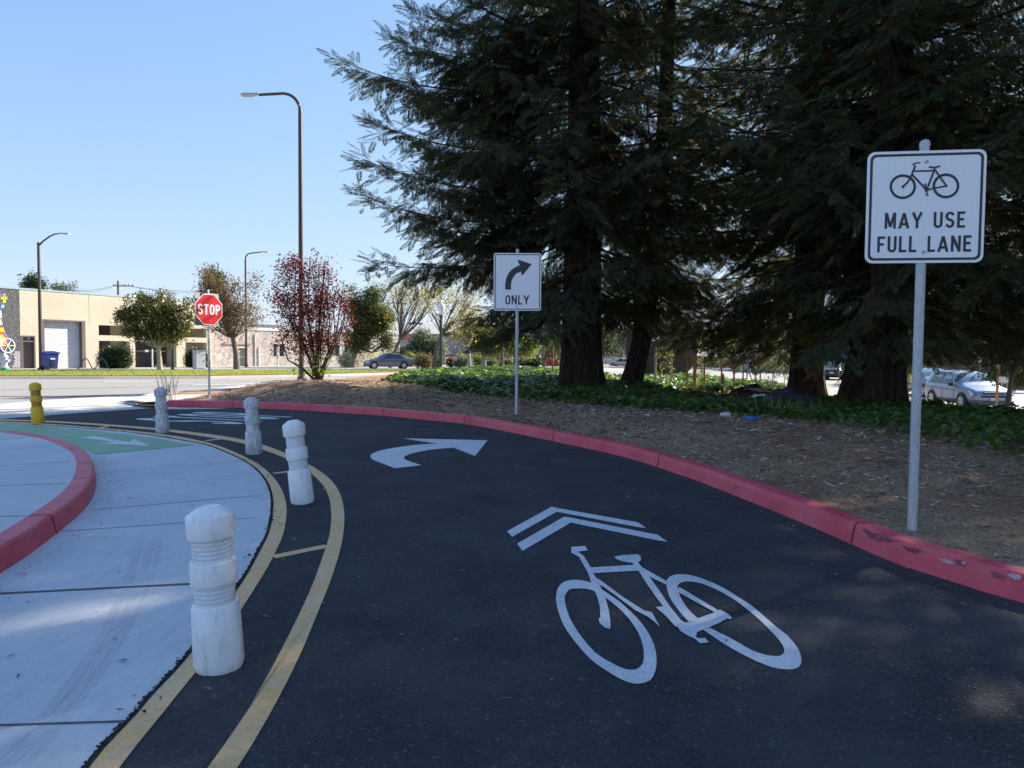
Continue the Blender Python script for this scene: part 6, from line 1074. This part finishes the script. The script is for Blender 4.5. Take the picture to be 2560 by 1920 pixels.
tree('willow_tree', 1062, 905, 84, (1062, 880), [(1055, 850, 22, 28), (1040, 875, 26, 18), (1078, 870, 22, 22), (1100, 870, 18, 24)], 'grey_leaf', 'bark', 'grey green weeping tree in front of the design shop', r0=.2, ncl=200, nper=26, size=.34, sig=.4, nb=14, seed=33)
tree('street_tree', 1360, 915, 90, (1360, 890), [(1375, 850, 40, 40), (1430, 850, 50, 40)], 'bright_leaf', 'bark', 'yellow green tree behind the staked saplings', r0=.2, ncl=140, nper=24, size=.4, sig=.6, nb=14, seed=34)
# far tree belt
BG = [(1500, 120, 850, 60, 36, 'olive_leaf'), (1600, 110, 840, 60, 40, 'grey_leaf'), (1700, 120, 850, 60, 40, 'olive_leaf'), (1830, 115, 850, 70, 44, 'bright_leaf'), (1960, 105, 845, 60, 44, 'olive_leaf'), (2080, 95, 840, 60, 50, 'grey_leaf'), (2200, 90, 830, 50, 60, 'olive_leaf')]
for k, (u, D, v, ru, rv, lm) in enumerate(BG): tree('background_tree', u, 905, D, (u, v+rv), [(u, v, ru, rv), (u-ru*.6, v+12, ru*.5, rv*.7), (u+ru*.6, v+8, ru*.5, rv*.7)], lm, 'bark', ['olive tree far behind the gap right of the thickest trunk', 'grey green tree far behind the rusty disc', 'olive tree far behind the close pair of stakes', 'yellow green tree far behind the tall middle stake', 'olive tree far behind the wide based trunk', 'grey green tree far behind the black car', 'olive tree far behind the nearest redwood trunk'][k], r0=.25, ncl=140, nper=30, size=.5, sig=.8, nb=10, seed=40+k, group='trees beyond the far street')
for k, (u, D, v, ru, rv) in enumerate(((2350, 62, 800, 90, 90), (2460, 58, 770, 80, 110), (2580, 60, 790, 90, 100))): tree('evergreen_tree', u, 920, D, (u, 880), [(u, v, ru, rv), (u+30, v+60, ru*.7, rv*.5), (u-30, v+60, ru*.7, rv*.5)], 'hedge_leaf', 'bark', ['dark evergreen behind the board fence, nearest the tall sign post', 'dark evergreen behind the board fence, above the SUV windscreen', 'dark evergreen behind the board fence at the right edge'][k], r0=.3, ncl=330, nper=34, size=.42, sig=.6, nb=12, seed=50+k, group='evergreens behind the fence', off=0)
tree('light_tree', 2272, 985, 34, (2270, 930), [(2270, 900, 18, 44), (2278, 940, 12, 20), (2262, 860, 16, 20)], 'bright_leaf', 'pale_bark', 'light green tree between the nearest trunk and the tall sign post', r0=.07, ncl=110, nper=20, size=.13, sig=.2, nb=14, seed=60, off=0)
# plum with red leaves
D = 24.5; b = W(793, 951, D); b.z = float(zi(b.x, b.y)); stems = []
for (u1, v1, u2, v2) in ((735, 800, 740, 660), (770, 780, 775, 640), (800, 760, 815, 650), (840, 840, 860, 700), (760, 870, 700, 760), (830, 880, 868, 770), (720, 900, 690, 800), (790, 860, 790, 690)): p1 = W(u1, v1, D+random.uniform(-.5, .5)); p2 = W(u2, v2, D+random.uniform(-.7, .7)); stems.append(([tuple(b), tuple(Vector(b).lerp(p1, .5)+Vector((0, 0, .1))), tuple(p1), tuple(p2)], [.05, .04, .025, .01]))
sp = [tuple(W(u, v, D-.3)) for u, v in ((800, 905), (790, 920), (815, 895), (782, 935), (805, 930), (740, 925), (745, 945), (820, 885), (795, 890), (785, 905))]
broad('plum_tree', tuple(b), tuple(b), [E_(u, v, a, c_, D, a*.9) for u, v, a, c_ in ((740, 680, 42, 45), (790, 690, 42, 50), (700, 740, 34, 40), (830, 740, 36, 50), (770, 780, 74, 60), (860, 800, 26, 60), (740, 850, 46, 44), (800, 850, 50, 40), (700, 860, 22, 30), (715, 670, 22, 26), (862, 735, 16, 26))], 'plum_leaf', 'dark_twig', 'multi stemmed tree with dark red leaves and green shoots at its base', r0=.05, ncl=540, nper=10, size=.125, sig=.14, nb=36, seed=70, extra_stems=stems, sprout=sp)
# hedges and shrubs
def shrub(u, vb, D, ells, leafm, label, n=90, per=26, size=.14, sig=.12, seed=1, name='shrub', off=.12, group=None, rdk=.8): tree(name, u, vb, D, None, ells, leafm, 'bark', label, rdk=rdk, off=off, r0=.03, ncl=n, nper=per, size=size, sig=sig, nb=12, seed=seed, cat='shrub', group=group)
shrub(287, 921, 55.5, [(287, 895, 38, 28), (270, 905, 24, 20), (308, 890, 18, 30)], 'hedge_leaf', 'dark clipped hedge filling the left bay of the cream building', 320, 36, .16, .22, 81, rdk=.4)
shrub(490, 921, 63, [(490, 895, 25, 25), (478, 905, 16, 18), (504, 902, 15, 20)], 'hedge_leaf', 'round glossy hedge behind the utility cabinet', 260, 36, .16, .2, 82, rdk=.5)
SH = [(905, 918, 78, [(885, 900, 28, 16), (930, 895, 34, 20)], 'pale_flower', 'pale flowering bush behind the grey sedan bonnet'), (862, 920, 70, [(862, 902, 16, 15)], 'pale_flower', 'pale flowering bush left of the leaning trunk'), (990, 918, 84, [(992, 893, 16, 24), (1010, 905, 14, 14)], 'olive_leaf', 'conical green bush behind the sedan boot'), (1022, 918, 80, [(1024, 900, 12, 18)], 'bright_leaf', 'yellowish bush left of the big mounded brown bush'),
 (1059, 918, 66, [(1059, 906, 26, 15), (1050, 903, 18, 14), (1070, 905, 16, 13)], 'brush_leaf', 'big mounded brown bush right of the sedan'), (1092, 918, 70, [(1093, 908, 7, 10)], 'olive_leaf', 'small green bush by the leaning pale trunk'), (1128, 914, 78, [(1130, 907, 7, 7)], 'redbrown_leaf', 'low reddish brown bush under the hoop stand'), (1150, 916, 74, [(1150, 905, 18, 12), (1168, 904, 14, 12)], 'grey_leaf', 'grey green mounded bush before the red wall'), (1152, 905, 84, [(1152, 896, 8, 8)], 'bright_leaf', 'lime bush peeping over the grey green mound'), (1196, 910, 84, [(1192, 900, 14, 12), (1210, 904, 8, 9)], 'bright_leaf', 'lime yellow bush before the middle of the red wall'), (1232, 912, 80, [(1228, 906, 12, 5)], 'grey_leaf', 'low flat grey bush near the low branching tree'), (1245, 908, 84, [(1240, 900, 10, 8)], 'olive_leaf', 'green bush left of the reddish globe shaped bush'),
 (1268, 912, 76, [(1268, 902, 12, 9)], 'redbrown_leaf', 'dark reddish globe shaped bush left of the ONLY post'), (1262, 918, 68, [(1262, 914, 5, 4)], 'olive_leaf', 'tiny round green bush under the reddish globe'), (1275, 918, 68, [(1275, 914, 5, 4)], 'olive_leaf', 'tiny round bush closest to the ONLY post'), (1272, 915, 70, [(1276, 910, 7, 5)], 'lilac_leaf', 'lilac flowered bush beside the ONLY post'), (1308, 916, 72, [(1306, 908, 14, 7)], 'grey_leaf', 'silvery bush right of the ONLY post'), (1330, 916, 72, [(1330, 908, 10, 9), (1342, 907, 8, 9)], 'hedge_leaf', 'dark green round bush furthest right along the red wall')]
for k, (u, vb, D, el, lm, lb) in enumerate(SH): shrub(u, vb, D, el, lm, lb, 70, 24, .22, .22, 90+k, group='shrubs along the red wall' if u > 1000 else 'flowering bushes by the sedan')
for k, (u, vb, D, el, lb) in enumerate(((2535, 968, 46, [(2535, 945, 22, 22), (2560, 950, 20, 20)], 'sunlit bush at the foot of the fence by the right edge'), (2268, 965, 50, [(2268, 948, 22, 18)], 'dark bush between the nearest trunk and tall post'), (2485, 960, 49, [(2480, 955, 24, 10)], 'low bush along the fence behind the SUV bonnet'))): shrub(u, vb, D, el, 'hedge_leaf' if k == 1 else 'olive_leaf', lb, 90, 24, .16, .16, 120+k, off=0, group='bushes along the fence')
# saplings
def sapling(u, vb, vt, label, leafm='bright_leaf', seed=1, pts=None, n=14, r0=.018):
    b = G(u, vb); D = b.y; r_ = random.Random(seed); root = empty('sapling', b, 0, label, 'sapling', 'staked saplings'); wd = MB(); H_ = CAMH+ray(u, vt).z*(D/ray(u, vt).y)-b.z; wd.tube([(0, 0, 0), (.03, 0, H_*.5), (-.02, 0, H_)], [r0, r0*.7, r0*.4], 6); cl = []
    for k in range(n): z = H_*(.25+.7*k/n); q = (r_.uniform(-.35, .35), r_.uniform(-.3, .3), z+r_.uniform(.05, .25)); wd.tube([(0, 0, z), q], [r0*.4, .004], 4, 0, False); cl.append(q)
    wd.build('trunk', 'bark', root); npmesh('crown', leaves(np.array(cl), 9, .075, np.random.default_rng(seed), .07), 4, [leafm], root)
sapling(1664, 975, 868, 'leafy sapling inside the H shaped tree support', seed=1, n=22); sapling(1753, 985, 905, 'sapling next to the close pair of stakes', seed=2); sapling(1410, 945, 880, 'sapling with yellowing leaves beside the right stake of the pair', seed=3, n=18); sapling(1930, 975, 905, 'pale leafed sapling left of the wide based trunk', 'grey_leaf', 4, n=30); sapling(1750, 950, 900, 'young tree far back in the sunlit ivy', seed=6, n=20)
# staked leaning street tree at the right
b = onzg(2515, 1042); b.z = float(zg(b.x, b.y)); D = b.y; root = empty('leaning_sapling', b, 0, 'leaning bare young tree tied to a timber stake in front of the SUV', 'tree'); wd = MB(); P = [Vector(b)]+[W(u, v, D) for u, v in ((2520, 1000), (2530, 940), (2541, 900), (2558, 860), (2590, 800))]; wd.tube([p-b for p in P], [.075, .06, .055, .05, .045, .03], 10)
for (u, v, u2, v2) in ((2556, 862, 2480, 838), (2556, 865, 2500, 860), (2560, 850, 2600, 790), (2558, 856, 2510, 820), (2550, 870, 2475, 870)): p0, p1 = W(u, v, D), W(u2, v2, D-.4); wd.tube([p0-b, (p0+p1)/2-b+Vector((0, 0, .08)), p1-b], [.022, .012, .004], 5)
wd.build('trunk', 'pale_bark', root)
p, h = None, None; b = onzg(2490, 1036); b.z = float(zg(b.x, b.y)); z = CAMH+ray(2492, 908).z*(b.y/ray(2492, 908).y)-b.z; mb = MB(); mb.tube([(0, 0, -.1), (.02, 0, z)], .05, 10); o = mb.build('stake', 'wood_stake'); o.location = b; tag(o, 'stout timber stake in front of the SUV grille', 'stake', 'tree stakes in the sunlit bed')
# dry grass tuft and weeds
def tuft(P, n, h, mat, label, name, cat, sp_=.12, seed=1, w_=.006):
    r_ = np.random.default_rng(seed); V = np.zeros((n, 4, 3)); a = r_.random(n)*6.28; x = r_.normal(0, sp_*.4, n); y = r_.normal(0, sp_*.4, n); hh = h*(.5+.6*r_.random(n)); lx, ly = np.cos(a)*hh*.22, np.sin(a)*hh*.22
    V[:, 0] = np.column_stack([x-w_, y, 0*x]); V[:, 1] = np.column_stack([x+w_, y, 0*x]); V[:, 2] = np.column_stack([x+lx*.5+w_*.8, y+ly*.5, hh*.6]); V[:, 3] = np.column_stack([x+lx, y+ly, hh]); o = npmesh(name, V, 4, [mat]); o.location = P; tag(o, label, cat); return o
tuft(G(424, 1003), 26, .75, 'chip', 'tuft of tall dry straw grass behind the crumpled bollard', 'dry_grass_tuft', 'grass tuft', .2, 1, .003)
tuft(G(2050, 1040), 110, .38, 'olive_leaf', 'pale green weed clump at the foot of the wide based trunk', 'weed_clump', 'weeds', .6, 2, .006)
tuft(G(1960, 1042), 60, .4, 'bright_leaf', 'low yellow green weeds in front of the dark tarpaulin', 'weed_clump', 'weeds', .5, 3, .007)
b = G(1438, 965); mb = MB(); mb.tube([(0, 0, .25), (.22, 0, .18)], .022, 8); o = mb.build('white_tube', 'trim_white'); o.location = b-Vector((0, .8, -.15)); tag(o, 'short white tube lying in the ivy at the thickest trunk', 'litter')
